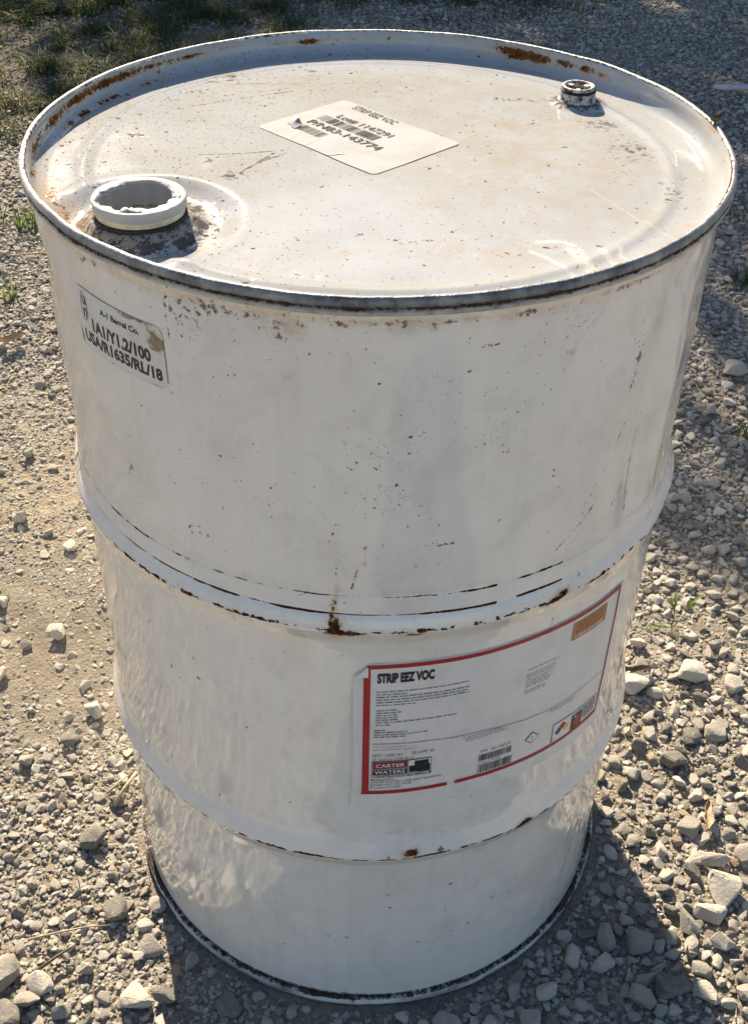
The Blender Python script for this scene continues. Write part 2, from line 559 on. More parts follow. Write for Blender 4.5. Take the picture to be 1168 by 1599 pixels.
# ------------------------------------------------------------------ drum surface
RB, RC, RH = .2855, .2925, .2975
DRUM_H = .880
RH = .2942
_prof = [(.0, .2855), (.0105, .2855), (.012, .2860), (.022, .2856), (.05, .2855), (.236, .2855), (.250, .2862), (.262, .2876), (.271, .2912), (.2765, .2937), (.2795, .2942), (.2825, .2936), (.289, .2914), (.299, .2878), (.308, .2866), (.318, .2857), (.34, .2855),
         (.545, .2855), (.556, .2860), (.568, .2880), (.578, .2916), (.5835, .2937), (.5869, .2942), (.5900, .2932), (.596, .2906), (.6000, .2884), (.6008, .2880), (.6016, .2884), (.609, .2878), (.6170, .2868), (.6178, .2862), (.6190, .2859), (.630, .2855), (.850, .2855), (.860, .2856), (.8640, .2870), (.869, .2872)]
_pz = np.array([p[0] for p in _prof]); _pr = np.array([p[1] for p in _prof])
DENTS = [  # phi deg, z, half width deg, half height m, depth m (positive = outwards)
    (-70, .795, 9, .030, -.0040), (-78, .84, 8, .03, .0018), (-58, .69, 10, .050, -.0028), (-74, .665, 7, .04, -.003),
    (50, .70, 4.0, .10, -.0060), (57, .74, 5, .12, .0034), (66, .68, 6, .08, -.0045), (40, .80, 9, .05, -.0012),
    (-66, .10, 10, .045, -.0022), (-56, .075, 4, .02, -.0010), (-50, .13, 6, .03, .0008), (-48, .074, 2.2, .010, .0010), (-80, .600, 6, .016, -.0055), (-72, .588, 3, .01, -.0020),
    (-62, .47, 10, .06, -.0018), (-40, .46, 9, .07, .0009), (58, .13, 9, .05, -.0014), (64, .18, 5, .05, .0010), (50, .10, 4, .02, .0006),
    (20, .66, 14, .05, .0006), (-15, .76, 16, .06, -.0007), (60, .45, 8, .09, .0012), (17, .42, 3.5, .03, .0007), (21, .41, 2.5, .03, -.0006), (-25, .15, 14, .05, .0006)]

def drum_r(phi, z):
    """outside radius of the drum body; phi in degrees from the front (-Y), positive to the right"""
    phi = np.asarray(phi, float); z = np.asarray(z, float)
    r = np.interp(z, _pz, _pr)
    d = np.zeros(np.broadcast(phi, z).shape)
    for p, zz, wp, wz, a in DENTS:
        d = d + a * np.exp(-((phi - p) / wp) ** 2 - ((z - zz) / wz) ** 2)
    d = d + (fbm(phi * .055 + 40, z * 7, 71, 2) - .5) * .0020
    d = d + np.exp(-((phi + 62) / 16) ** 2 - ((z - .10) / .08) ** 2) * (fbm(phi * .55, z * 85, 75, 3) - .5) * .0010
    d = d + np.exp(-((phi - 60) / 12) ** 2 - ((z - .15) / .09) ** 2) * (fbm(phi * .45, z * 30, 76, 3) - .5) * .0020
    return r + d * sm(z, .012, .04) * (1 - sm(z, .845, .864))

def cyl_pt(phi, z, off=0.0):
    r = drum_r(phi, z) + off
    a = np.radians(phi)
    return np.stack([r * np.sin(a), -r * np.cos(a), np.broadcast_to(z, r.shape)], -1)

drum = bpy.data.objects.new('steel_drum', None)
C.collection.objects.link(drum)
drum.empty_display_size = .3
tag(drum, 'dented white steel drum with rusty rim and paper labels standing on the gravel', 'drum')

def spots(phi, z, table, base=0.0):
    """sum of soft elliptical marks; table rows: phi deg, z, half width m, half height m, strength[, tilt deg]"""
    f = np.zeros(phi.shape) + base
    for row in table:
        p, zz, wx, wz, a = row[:5]
        s = np.radians(phi - p) * RB; dz = z - zz
        if len(row) > 5:
            c, sn = math.cos(rad(row[5])), math.sin(rad(row[5]))
            s, dz = s * c + dz * sn, -s * sn + dz * c
        f = np.maximum(f, a * np.exp(-(s / wx) ** 2 - (dz / wz) ** 2))
    return f

def strokes(phi, z, table):
    """thin wandering lines; rows: list of (phi,z) points, half width, strength"""
    f = np.zeros(phi.shape)
    for pts, w, a in table:
        for (p0, z0), (p1, z1) in zip(pts[:-1], pts[1:]):
            ax, ay = rad(p0) * RB, z0; bx, by = rad(p1) * RB, z1
            dx, dy = bx - ax, by - ay
            L2 = dx * dx + dy * dy
            sx = np.radians(phi) * RB
            t = np.clip(((sx - ax) * dx + (z - ay) * dy) / L2, 0, 1)
            d = np.hypot(sx - ax - t * dx, z - ay - t * dy)
            f = np.maximum(f, a * np.exp(-(d / w) ** 2))
    return f

def body():
    ph = np.concatenate([np.arange(-96, 96, .30), np.arange(96, 264, 2.0)])
    zs = np.unique(np.round(np.concatenate([np.arange(0, .866, .0026), np.arange(.580, .622, .0008), np.arange(.266, .300, .0010), np.arange(.858, .8665, .001), [.869]]), 5))
    P, Z = np.meshgrid(ph, zs)
    pw = (P + 180) % 360 - 180
    v = cyl_pt(pw, Z).reshape(-1, 3)
    fc = grid_faces(len(ph), len(zs), True)
    rust = spots(pw, Z, [
        (-4.6, .5845, .015, .0042, 1.1), (-5.6, .5905, .0055, .0090, .95), (-2.5, .585, .011, .0022, .9), (-4.2, .5925, .007, .004, .45), (-6.2, .597, .003, .004, .8), (-5.9, .604, .0022, .005, .75), (-5.6, .612, .002, .005, .6), (-5.3, .622, .0018, .008, .45),
        (7.0, .5825, .0095, .0026, .75), (4.5, .586, .009, .0014, .8), (31.5, .5855, .013, .0040, 1.1, 8), (33.0, .5895, .008, .0035, .85), (40, .5856, .012, .0018, .85), (25, .586, .006, .0014, .7),
        (-30, .586, .010, .0016, .8), (-22, .586, .012, .0018, .85), (-17, .586, .007, .0014, .8), (-36, .5865, .004, .0022, .8), (-44, .5865, .004, .002, .6),
        (-76, .598, .008, .012, .9), (-70, .602, .003, .006, .8),
        (32.2, .2795, .011, .0045, 1.1, 6), (28.5, .2775, .006, .002, .6), (8.6, .2850, .0085, .0046, 1.1, 4), (4.2, .2815, .003, .003, .65), (12.5, .2797, .009, .0012, .7), (9, .2793, .012, .0012, .7),
        (-1, .668, .0014, .0020, .85), (-1, .652, .0011, .0016, .8), (-.9, .6600, .0009, .003, .4), (28.4, .1524, .0028, .0016, .75, 30),
        (29.0, .820, .0032, .0024, .62), (28.0, .8205, .002, .0016, .6), (-55, .2795, .004, .001, .7)])
    rust = np.maximum(rust, .30 * np.exp(-((Z - .8625) / .004) ** 2) * (0.4 + fbm(pw * .2, Z * 30, 5)))
    grime = spots(pw, Z, [
        (-27, .851, .020, .012, .34), (-22, .858, .030, .006, .42), (-12, .8535, .016, .008, .30), (-13.5, .846, .006, .004, .38), (-30.3, .84, .0012, .022, .5), (-31, .77, .0012, .02, .28),
        (9.6, .8605, .024, .0045, .36), (3, .860, .02, .004, .32), (22, .861, .03, .004, .30), (-5, .860, .018, .005, .36), (-45, .859, .02, .005, .36), (40, .861, .03, .003, .4),
        (-42.8, .682, .0030, .005, .45, 40), (-43.5, .676, .003, .003, .42, 40), (-30, .648, .0010, .010, .55), (-.4, .8217, .0008, .007, .66), (-8, .7635, .0008, .003, .6),
        (17.8, .2084, .004, .0008, .75, 15), (6.7, .1555, .004, .0006, .7, 5), (37, .13, .005, .0009, .65, 35), (28.2, .155, .005, .0009, .62, 30), (33, .235, .002, .0006, .5),
        (-33, .497, .0016, .0028, .72), (-32.5, .474, .0025, .0028, .58), (-37, .46, .006, .001, .72, -40), (-23, .435, .006, .0008, .5, -20), (-39, .47, .001, .004, .6), (14.4, .2842, .004, .003, .62), (8.5, .575, .004, .003, .45, 40),
        (30, .842, .02, .015, .12), (-51, .052, .02, .004, .35), (43.6, .795, .004, .016, .34, 8)])
    grime = np.maximum(grime, strokes(pw, Z, [
        ([(48.6, .706), (48.4, .690), (48.6, .66), (49.2, .628)], .0008, .78), ([(49.6, .73), (48.6, .706)], .0007, .42),
        ([(44.0, .745), (42.2, .725), (38.2, .684), (36.0, .668)], .0007, .47), ([(44.3, .806), (43.2, .765)], .0018, .40),
        ([(31.5, .634), (36.5, .655), (39, .668)], .0008, .62), ([(43, .648), (46, .667)], .0010, .55), ([(9, .668), (12, .668), (14.5, .6705)], .0008, .52),
        ([(-5.2, .663), (-5.4, .634), (-5.6, .618), (-6.2, .602)], .0010, .40), ([(-2, .648), (-3.0, .627)], .0009, .42), ([(11, .842), (14, .839), (17, .840)], .0006, .5),
        ([(4, .8355), (7, .8355)], .0005, .4), ([(-41, .785), (-39, .778)], .0008, .5), ([(-47, .71), (-45.8, .70)], .0007, .6)]))
    rs = np.random.default_rng(77)
    scr = []
    for k in range(46):
        p0, z0 = rs.uniform(-60, 62), rs.uniform(.05, .84)
        a = rs.choice([rs.normal(1.57, .35), rs.normal(.25, .4)]); ln = rs.uniform(.006, .032)
        q = [(p0, z0)]
        for m in range(3):
            a += rs.normal(0, .15)
            q.append((q[-1][0] + math.degrees(ln / 3 * math.cos(a) / RB), q[-1][1] + ln / 3 * math.sin(a)))
        scr.append((q, .0007, rs.uniform(.26, .46)))
    grime = np.maximum(grime, strokes(pw, Z, scr))
    band = np.exp(-((Z - .0128) / .0018) ** 2)
    grime = np.maximum(grime, band * .85)
    pep = spots(pw, Z, [
        (-1.2, .752, .018, .020, .55), (2, .722, .022, .020, .50), (5.2, .765, .008, .010, .55), (18.5, .765, .016, .012, .45), (19.8, .745, .008, .010, .6), (-2, .72, .010, .012, .5),
        (11, .668, .018, .004, .85), (28.5, .838, .007, .016, .66), (24, .843, .006, .010, .3), (43.6, .79, .006, .028, .85, 8), (-20, .852, .05, .016, .20), (-28, .845, .02, .02, .30), (-10, .836, .04, .02, .16), (-25, .80, .03, .03, .10),
        (-5, .60, .012, .016, .5), (10, .80, .08, .03, .10), (-15, .70, .10, .05, .07), (30, .15, .02, .02, .06), (-30, .64, .02, .02, .14), (-8, .66, .03, .015, .10), (5, .66, .02, .02, .1)], .012)
    stain_warmth = spots(pw, Z, [
        (-11.5, .8535, .022, .009, .75), (-5, .858, .02, .006, .5), (-11.9, .8142, .006, .0035, .75), (-17.7, .345, .0022, .012, .65), (-20, .45, .004, .05, .24), (-14, .44, .004, .05, .24), (-9, .43, .004, .04, .18), (-33.0, .44, .005, .05, .15),
        (-25, .44, .003, .06, .22), (7, .5825, .012, .005, .7), (-5, .59, .016, .012, .5), (60, .45, .04, .09, .15), (56, .16, .04, .06, .15), (-45, .83, .03, .02, .3)], .03)
    stain_warmth = np.maximum(stain_warmth, .34 * np.exp(-((Z - .578) / .008) ** 2)); stain_warmth = np.maximum(stain_warmth, .34 * np.exp(-((Z - .272) / .008) ** 2))
    stain_warmth = np.maximum(stain_warmth, .30 * np.exp(-((Z - .312) / .004) ** 2)); stain_warmth = np.maximum(stain_warmth, .35 * np.exp(-((Z - .622) / .004) ** 2))
    stain_warmth = np.maximum(stain_warmth, .40 * np.exp(-((Z - .859) / .006) ** 2))
    line = np.clip(-.05 + 1.5 * fbm(pw * .09, Z * 40 + 3, 8, 2), 0, 1) * (1 - sm(np.abs(pw), 46, 60) * .6)
    line = np.where((Z > .595) & (pw > 33), 0.0, line)
    line = np.where((Z > .595) & (pw > 20.5) & (pw < 24), 0.0, line)
    o = mesh_obj('drum_body', v, fc, M['body'], drum, fields=dict(rust=rust, grime=grime, pepper=pep, stain_warmth=stain_warmth, line=line, white=np.zeros(P.shape), orange=np.full(P.shape, .36)))
    return o
body()

def ring_section(name, sec, mat, parent, n=360, fields=None, wob=None):
    """revolve a closed (r,z) section round the drum axis"""
    a = np.radians(np.arange(n) * 360.0 / n)
    sec = np.array(sec)
    R = sec[:, 0][:, None] + 0 * a[None, :]; Z = sec[:, 1][:, None] + 0 * a[None, :]
    if wob is not None:
        dr, dz = wob(a)
        R = R + dr; Z = Z + dz
    v = np.stack([R * np.sin(a), -R * np.cos(a), Z], -1)
    k = len(sec)
    vv = v.reshape(-1, 3)
    i = np.arange(n); j = np.arange(k)
    I, J = np.meshgrid(i, j)
    A = J * n + I; B = J * n + (I + 1) % n
    J2 = (J + 1) % k
    D = J2 * n + I; E = J2 * n + (I + 1) % n
    f = np.stack([A, B, E, D], -1).reshape(-1, 4)
    deg = np.degrees(a); deg = (deg + 180) % 360 - 180
    fl = None
    if fields:
        fl = {kk: fn(np.broadcast_to(deg, R.shape), sec[:, 0][:, None] + 0 * R, sec[:, 1][:, None] + 0 * R) for kk, fn in fields.items()}
    return mesh_obj(name, vv, f, mat, parent, fields=fl)

top_sec = [(.2872, .8805), (.2880, .8822), (.2893, .8828), (.2908, .8824), (.2920, .8812), (.2927, .8795), (.2928, .8778), (.2922, .8762), (.2913, .8752), (.2912, .8744), (.2918, .8736),
           (.2924, .8722), (.2923, .8706), (.2914, .8693), (.2898, .8688), (.2886, .8690), (.2881, .8710), (.2880, .876), (.2878, .8795)]
wobt = lambda a: ((vnoise(a * 9, a * 0 + 2, 3) - .5) * .0009 + (vnoise(a * 40, a * 0, 4) - .5) * .0004, (vnoise(a * 7, a * 0 + 9, 5) - .5) * .0010)
def chime_grime(d, r, z):
    f = fbm(d * .25, z * 220, 12)
    g = .78 * np.exp(-((z - .8746) / .0017) ** 2) * (r > .289) + .75 * np.exp(-((r - .2874) / .0012) ** 2) * (z > .879) + .25 * np.exp(-((z - .8690) / .001) ** 2)
    front = sm(np.cos(np.radians(d)), -.3, .3)
    return np.clip(g * (.6 + .4 * front) + (f - .5) * .5 + .10 * sm(-d, 20, 60) * front, 0, 1)
def chime_white(d, r, z):
    leftback = sm(-d, 55, 85) * (1 - sm(-d, 150, 179)) + .4 * sm(np.abs(d), 120, 150) + .12 * sm(d, 60, 100)
    low = .75 * np.exp(-((z - .8708) / .0016) ** 2)
    f = fbm(d * .2 + 9, z * 60, 14)
    return np.clip(leftback * .9 + low * (0.2 + 1.1 * f) + .55 * sm(-d, 25, 60) * (z > .879) * f, 0, 1)
ring_section('top_chime', top_sec, M['chime'], drum, 720, dict(grime=chime_grime, white=chime_white), wobt)
low_sec = [(.2850, .0115), (.2882, .0120), (.2908, .0112), (.2922, .0092), (.2926, .0060), (.2922, .0028), (.2908, .0006), (.2885, .0), (.2850, .0004), (.2820, .0010), (.2820, .0110)]
ring_section('bottom_chime', low_sec, M['chime_low'], drum, 540,
             dict(grime=lambda d, r, z: np.clip(.62 * sm(z, .0098, .0118) + .06 + .45 * sm(fbm(d * .12, z * 60, 31), .5, .7), 0, 1), white=lambda d, r, z: np.clip(sm(fbm(d * .1, z * 80, 33), .38, .6) * (r > .2915) * 1.0, 0, 1)), wobt)
# floor of the drum
bm = bmesh.new()
bmesh.ops.create_circle(bm, cap_ends=True, radius=.283, segments=96)
for vtx in bm.verts: vtx.co.z = .006
me = bpy.data.meshes.new('drum_base'); bm.to_mesh(me); bm.free(); me.materials.append(M['chime_low'])
ob = bpy.data.objects.new('drum_base', me); C.collection.objects.link(ob); ob.parent = drum

# ------------------------------------------------------------------ lid
BUNG = (-.1775, -.1365); SMALL = (.186, .139)
def lid_z(x, y):
    r = np.hypot(x, y)
    z = .8615 + .0045 * (1 - (np.minimum(r, .262) / .262) ** 2)
    z = z + .0016 * np.exp(-((r - .245) / .006) ** 2)
    d = np.hypot(x - BUNG[0], y - BUNG[1])
    z = z - .0062 * (1 - sm(d, .054, .080)) + .0006 * np.exp(-((d - .082) / .008) ** 2) + .0045 * (1 - sm(d, .040, .050))
    e = np.hypot(x - SMALL[0], y - SMALL[1])
    z = z + .0030 * (1 - sm(e, .018, .030))
    z = z + (fbm(x * 9 + 3, y * 9, 81, 3) - .5) * .0028
    # rounded corner up into the wall of the rim
    t = np.clip((r - .272) / .0128, 0, 1)
    z = np.where(r > .272, z * (1 - t * t) + .8605 * t * t + .0130 * (1 - np.sqrt(np.maximum(0, 1 - t * t))), z)
    return z
def lid():
    rr = np.concatenate([np.linspace(.0015, .268, 190), np.linspace(.2695, .2840, 20), [.2846, .2848]])
    n = 900
    a = np.linspace(0, 2 * PI, n, endpoint=False)
    R, A = np.meshgrid(rr, a, indexing='ij')
    X = R * np.sin(A); Y = -R * np.cos(A)
    Z = lid_z(X, Y)
    # upright wall
    wz = np.array([.8755, .8775, .8795, .8812])
    wr = np.array([.2853, .2858, .2864, .2874])
    Xw = wr[:, None] * np.sin(a); Yw = -wr[:, None] * np.cos(a); Zw = wz[:, None] + 0 * Xw
    X = np.vstack([X, Xw]); Y = np.vstack([Y, Yw]); Z = np.vstack([Z, Zw]); Rr = np.hypot(X, Y)
    nv = X.shape[0]
    v = np.stack([X, Y, Z], -1).reshape(-1, 3)
    f = grid_faces(n, nv, True)
    cx = v[f].mean(1)
    keep = np.hypot(cx[:, 0] - BUNG[0], cx[:, 1] - BUNG[1]) > .0275
    keep &= np.hypot(cx[:, 0] - SMALL[0], cx[:, 1] - SMALL[1]) > .0085
    f = f[keep]
    phi = np.degrees(np.arctan2(X, -Y))
    def sp(tab, base=0.0):
        q = np.zeros(X.shape) + base
        for row in tab:
            x, y, wx, wy, s = row[:5]
            dx, dy = X - x, Y - y
            if len(row) > 5:
                c, sn = math.cos(rad(row[5])), math.sin(rad(row[5]))
                dx, dy = dx * c + dy * sn, -dx * sn + dy * c
            q = np.maximum(q, s * np.exp(-(dx / wx) ** 2 - (dy / wy) ** 2))
        return q
    def st(tab):
        q = np.zeros(X.shape)
        for pts, w, s in tab:
            for (x0, y0), (x1, y1) in zip(pts[:-1], pts[1:]):
                dx, dy = x1 - x0, y1 - y0
                t = np.clip(((X - x0) * dx + (Y - y0) * dy) / (dx * dx + dy * dy), 0, 1)
                q = np.maximum(q, s * np.exp(-(np.hypot(X - x0 - t * dx, Y - y0 - t * dy) / w) ** 2))
        return q
    def wall(p0, wp, z0, wz_, s):
        d = (phi - p0 + 180) % 360 - 180
        return s * np.exp(-(d / wp) ** 2 - ((Z - z0) / wz_) ** 2) * sm(Rr, .2785, .2835)
    rust = np.zeros(X.shape)
    for p in [(150, 6.5, .873, .0060, 1.05), (146, 3.5, .8725, .0055, 1.0), (140, 2.5, .8735, .0040, .92), (135, 2.5, .8735, .0040, .92), (131, 2, .873, .003, .7), (149, 10, .873, .0065, .42), (137, 7, .874, .005, .30), (155, 3, .876, .004, .6), (148, 3, .863, .003, .85), (153, 2, .864, .002, .5),
              (-118, 14, .8755, .0045, .92), (-108, 8, .8752, .0040, .98), (-128, 10, .8755, .0028, .78), (-139, 5, .875, .003, .72), (-98, 7, .873, .005, .80), (-86, 8, .872, .006, .72), (-165, 4, .8735, .003, .85), (-159, 3, .8735, .0022, .6), (-172, 6, .874, .0016, .45), (180, 12, .874, .0012, .35),
              (-76, 7, .868, .006, .62), (170, 8, .8745, .0012, .38), (120, 2, .866, .003, .5), (95, 3, .880, .002, .5), (-148, 8, .876, .0018, .5)]:
        rust = np.maximum(rust, wall(*p))
    edge = np.exp(-((Rr - .2785) / .0035) ** 2)
    dl = lambda p0, w: np.exp(-(((phi - p0 + 180) % 360 - 180) / w) ** 2)
    rust = np.maximum(rust, edge * (.80 * dl(-107, 12) + .55 * dl(-125, 9) + .3 * dl(-65, 12)) * sm(fbm(phi * .25, phi * 0, 91), .38, .6))
    rust = np.maximum(rust, np.exp(-((Rr - .272) / .008) ** 2) * .36 * dl(-68, 10) + np.exp(-((Rr - .266) / .010) ** 2) * .28 * dl(-60, 14))
    rust = np.maximum(rust, sp([(.124, -.174, .006, .0022, .72), (-.022, -.19, .003, .003, .6), (.137, -.180, .002, .002, .75), (-.095, -.198, .005, .0025, .45), (.19, .03, .0025, .002, .6), (.169, .03, .002, .002, .6), (.205, -.055, .003, .002, .55), (.237, -.125, .002, .002, .6),
                                (-.150, .198, .010, .0045, .52), (.10, .05, .0022, .0018, .55), (.03, .07, .004, .003, .35)]))
    grime = 1.15 * sp([(-.152, .193, .018, .006, .62, 10), (-.138, .186, .022, .003, .50, 8), (-.16, .178, .012, .0025, .5), (-.12, .174, .03, .0022, .42, 5), (-.07, .215, .02, .004, .45), (-.176, .15, .012, .004, .42, 15), (.125, .139, .03, .006, .40), (.179, .128, .030, .012, .42), (.216, .02, .02, .03, .32), (.20, .08, .02, .02, .34),
                (-.14, -.025, .006, .012, .50), (-.118, -.055, .012, .010, .45, 40), (-.09, -.02, .02, .002, .48, 45), (-.21, .03, .01, .006, .46), (.235, -.07, .010, .03, .30), (.03, -.17, .03, .006, .22), (.217, .016, .003, .006, .66), (.226, .009, .003, .003, .6), (.16, .02, .004, .002, .62), (.095, .0, .003, .002, .55), (.14, .075, .008, .004, .40), (-.05, -.225, .02, .004, .36), (-.09, -.235, .010, .003, .40)])
    d = np.hypot(X - BUNG[0], Y - BUNG[1])
    ang = np.arctan2(Y - BUNG[1], X - BUNG[0])
    fr = fbm(ang * 3 + 7, d * 40, 95)
    grime = np.maximum(grime, 1.0 * (1 - sm(d, .040 + .010 * fr, .050 + .012 * fr)) * (.30 + .6 * sm(fr, .35, .6)))
    side = sm(np.cos(ang + .2), -.1, .7)
    grime = np.maximum(grime, (.26 * side + .10) * (1 - sm(d, .050, .074)))
    e = np.hypot(X - SMALL[0], Y - SMALL[1])
    grime = np.maximum(grime, .62 * (1 - sm(e, .018, .036)))
    grime = np.maximum(grime, st([([(-.172, .107), (-.13, .130), (-.081, .152)], .0012, .60), ([(-.150, -.012), (-.12, -.009), (-.08, -.002)], .0011, .70), ([(-.112, -.050), (-.098, -.025), (-.085, -.004)], .0014, .60), ([(-.14, .14), (-.05, .175), (.02, .185)], .0011, .42)]))
    left = sm(-X + .25 * Y, -.02, .22)
    pep = .13 + .52 * left * (0.5 + fbm(X * 14, Y * 14, 97)) + .10 * sm(-Y, .10, .22) * sm(-X, -.12, .05)
    pep = np.maximum(pep, sp([(-.152, .19, .03, .010, .55), (-.22, -.07, .03, .06, .65), (-.2, .06, .05, .05, .50), (-.13, -.03, .03, .02, .5), (.21, .0, .03, .06, .30), (.05, -.19, .05, .03, .22)]))
    pep = pep * (1 - sm(Rr, .280, .284) * .6)
    stain_warmth = sp([(.16, .10, .09, .07, .50), (.20, -.03, .05, .09, .50), (.10, -.18, .09, .04, .55), (.05, .17, .09, .04, .40), (-.088, .173, .05, .012, .55), (-.02, .181, .06, .008, .6), (.21, -.10, .04, .06, .40), (-.26, -.09, .02, .04, .6), (-.18, -.14, .06, .06, .55), (.0, .12, .06, .04, .30), (.179, .12, .04, .02, .6), (.13, .0, .12, .25, .50), (.0, .15, .16, .08, .45)], .06)  # beige stains; broad right and back patches also paint a warm glow
    stain_warmth = np.maximum(stain_warmth, .45 * np.exp(-((Rr - .268) / .010) ** 2) * (.4 + .8 * fbm(phi * .1, phi * 0 + 4, 44)))
    stain_warmth = np.maximum(stain_warmth, .40 * sm(Z, .868, .876) * sm(Rr, .2835, .285))
    white = st([([(.118, -.165), (.136, -.163), (.146, -.170), (.149, -.181)], .0021, .95), ([(.141, -.176), (.146, -.188), (.152, -.205)], .0042, .9), ([(.112, -.181), (.122, -.19), (.132, -.203), (.138, -.215)], .0018, .8), ([(.164, -.175), (.166, -.185), (.172, -.197)], .0030, .6), ([(.178, -.172), (.176, -.182), (.180, -.19)], .0014, .75), ([(.17, -.07), (.20, -.12), (.222, -.15)], .0010, .4)])
    mesh_obj('drum_lid', v, f, M['lid'], drum, fields=dict(rust=rust, grime=grime, pepper=pep, stain_warmth=stain_warmth, white=white, line=np.zeros(X.shape), orange=np.clip(.65 + 0 * X, 0, 1)))
lid()

# ------------------------------------------------------------------ bung fittings
def lathe_at(name, cx, cy, prof, mat, parent, n=96, fields=None, radial=None, vert=None):
    a = np.linspace(0, 2 * PI, n, endpoint=False)
    pr = np.array(prof)
    R = pr[:, 0][:, None] + 0 * a; Z = pr[:, 1][:, None] + 0 * a
    if radial is not None: R = R + radial(a, np.arange(len(pr))[:, None])
    if vert is not None: Z = Z + vert(a, np.arange(len(pr))[:, None])
    v = np.stack([cx + R * np.cos(a), cy + R * np.sin(a), Z], -1).reshape(-1, 3)
    return mesh_obj(name, v, grid_faces(n, len(pr), True), mat, parent, fields=fields)

bx, by = BUNG
bz = .8542
nz = lambda a, k, s: fbm(np.cos(a) * k + 9, np.sin(a) * k + 9, s, 3) - .5
fit = lathe_at('large_bung_fitting', bx, by, [(.0475, bz - .0015), (.0455, bz + .0015), (.0440, bz + .0032), (.0422, bz + .0056), (.0402, bz + .0084), (.0382, bz + .0106), (.036, bz + .0118), (.030, bz + .0116), (.0285, bz - .002)],
               M['grime'], drum, 144, radial=lambda a, i: nz(a, 5, 101) * .006 * (i < 5), vert=lambda a, i: nz(a, 9, 102) * .0030 * (i > 0) * (i < 7))
lathe_at('gasket', bx, by, [(.0300, bz + .0115), (.0345, bz + .0116), (.0352, bz + .0124), (.0350, bz + .0140), (.0335, bz + .0149), (.030, bz + .0149)], M['gasket'], fit, 120, radial=lambda a, i: nz(a, 8, 103) * .0012)
lathe_at('threaded_neck', bx, by, [(.0300, bz + .0146), (.0325, bz + .0146), (.0333, bz + .0150), (.0334, bz + .0156), (.0327, bz + .0159), (.0327, bz + .0162), (.0335, bz + .0167), (.0335, bz + .0187), (.0325, bz + .0198), (.030, bz + .0198)], M['old_plastic'], fit, 120)
def tear(a, i):
    """ragged inner edge left where the seal was torn out"""
    w = -.0018 + nz(a, 2.2, 111) * .011 + nz(a, 8, 112) * .0016
    w = w + .0055 * np.exp(-((np.angle(np.exp(1j * (a - rad(205))))) / .42) ** 2) - .003 * np.exp(-((np.angle(np.exp(1j * (a - rad(290))))) / .3) ** 2)
    return np.where((i == 6) | (i == 7), w, 0)
lathe_at('plastic_collar', bx, by, [(.0310, bz + .0196), (.0344, bz + .0196), (.0351, bz + .0203), (.0353, bz + .0262), (.0346, bz + .0272), (.0322, bz + .0270), (.0268, bz + .0266), (.0266, bz + .0252), (.0295, bz + .0248), (.0298, bz + .0196)],
         M['plastic'], fit, 180, radial=tear, vert=lambda a, i: nz(a, 6, 113) * .0006 * ((i > 3) & (i < 8)))
lathe_at('inner_sleeve', bx, by, [(.0296, bz + .0250), (.0290, bz + .020), (.0286, bz + .008), (.0282, bz - .006), (.0270, bz - .012), (.0225, bz - .0135), (.0222, bz - .017)], M['plastic'], fit, 96, radial=lambda a, i: .0006 * np.sin(a * 14) * (i < 4))
lathe_at('painted_dark_bottom', bx, by, [(.0290, bz - .0145), (.0, bz - .018)], M['hollow'], fit, 48)  # near-black disc painted in for the unlit drum interior
# crumpled scraps of the torn seal standing on the collar
def scrap(ang, r, ln, wd, hgt, seed):
    rg = np.random.default_rng(seed)
    u = np.linspace(-1, 1, 9); w = np.linspace(-1, 1, 5)
    U, Wv = np.meshgrid(u, w)
    t = ang + U * ln / r
    rr_ = r + Wv * wd + (fbm(U * 3, Wv * 3, seed) - .5) * .004
    zz = bz + .0268 + hgt * (1 - U ** 2) * (1 - Wv ** 2) + (fbm(U * 4 + 5, Wv * 4, seed + 1) - .5) * .004 * (1 - .7 * np.abs(Wv))
    top = np.stack([bx + rr_ * np.cos(t), by + rr_ * np.sin(t), zz], -1).reshape(-1, 3)
    bot = top.copy(); bot[:, 2] -= .0011
    n = len(top); f = grid_faces(9, 5)
    bd = [(i) for i in range(8)]
    fr = []
    loop = list(range(9)) + [9 * k + 8 for k in range(1, 5)] + [36 + k for k in range(7, -1, -1)] + [9 * k for k in range(3, 0, -1)]
    for p, q in zip(loop, loop[1:] + loop[:1]): fr.append((p, p + n, q + n, q))
    return mesh_obj('seal_scrap', np.vstack([top, bot]), np.vstack([f, f[:, ::-1] + n, np.array(fr)]), M['plastic'], fit)
scrap(rad(268), .0275, .0085, .0034, .0022, 201)
scrap(rad(15), .0285, .0100, .0030, .0012, 202)
scrap(rad(150), .0280, .0110, .0034, .0012, 203)

lathe_s = lambda name, cx, cy, prof, mat, parent, n=96: lathe_at(name, cx, cy, [(r * .90, z) for r, z in prof], mat, parent, n)
sx, sy = SMALL
sz = float(lid_z(np.array(sx), np.array(sy))) - .0015
sb = lathe_s('small_bung_fitting', sx, sy, [(.0285, sz - .0045), (.0250, sz - .0020), (.0215, sz + .0008), (.0192, sz + .0030), (.0182, sz + .0055), (.0186, sz + .0065), (.0184, sz + .0088), (.0172, sz + .0096), (.012, sz + .0096)], M['plug'], drum, 96)
lathe_s('gasket', sx, sy, [(.0130, sz + .0094), (.0180, sz + .0094), (.0186, sz + .0100), (.0184, sz + .0110), (.017, sz + .0115), (.013, sz + .0115)], M['gasket'], sb, 72)
lathe_s('plug_ring', sx, sy, [(.0125, sz + .0106), (.0160, sz + .0113), (.0172, sz + .0121), (.0173, sz + .0138), (.0166, sz + .0146), (.0150, sz + .0147), (.0136, sz + .0142), (.0128, sz + .0130), (.0122, sz + .0085)], M['plug'], sb, 72)
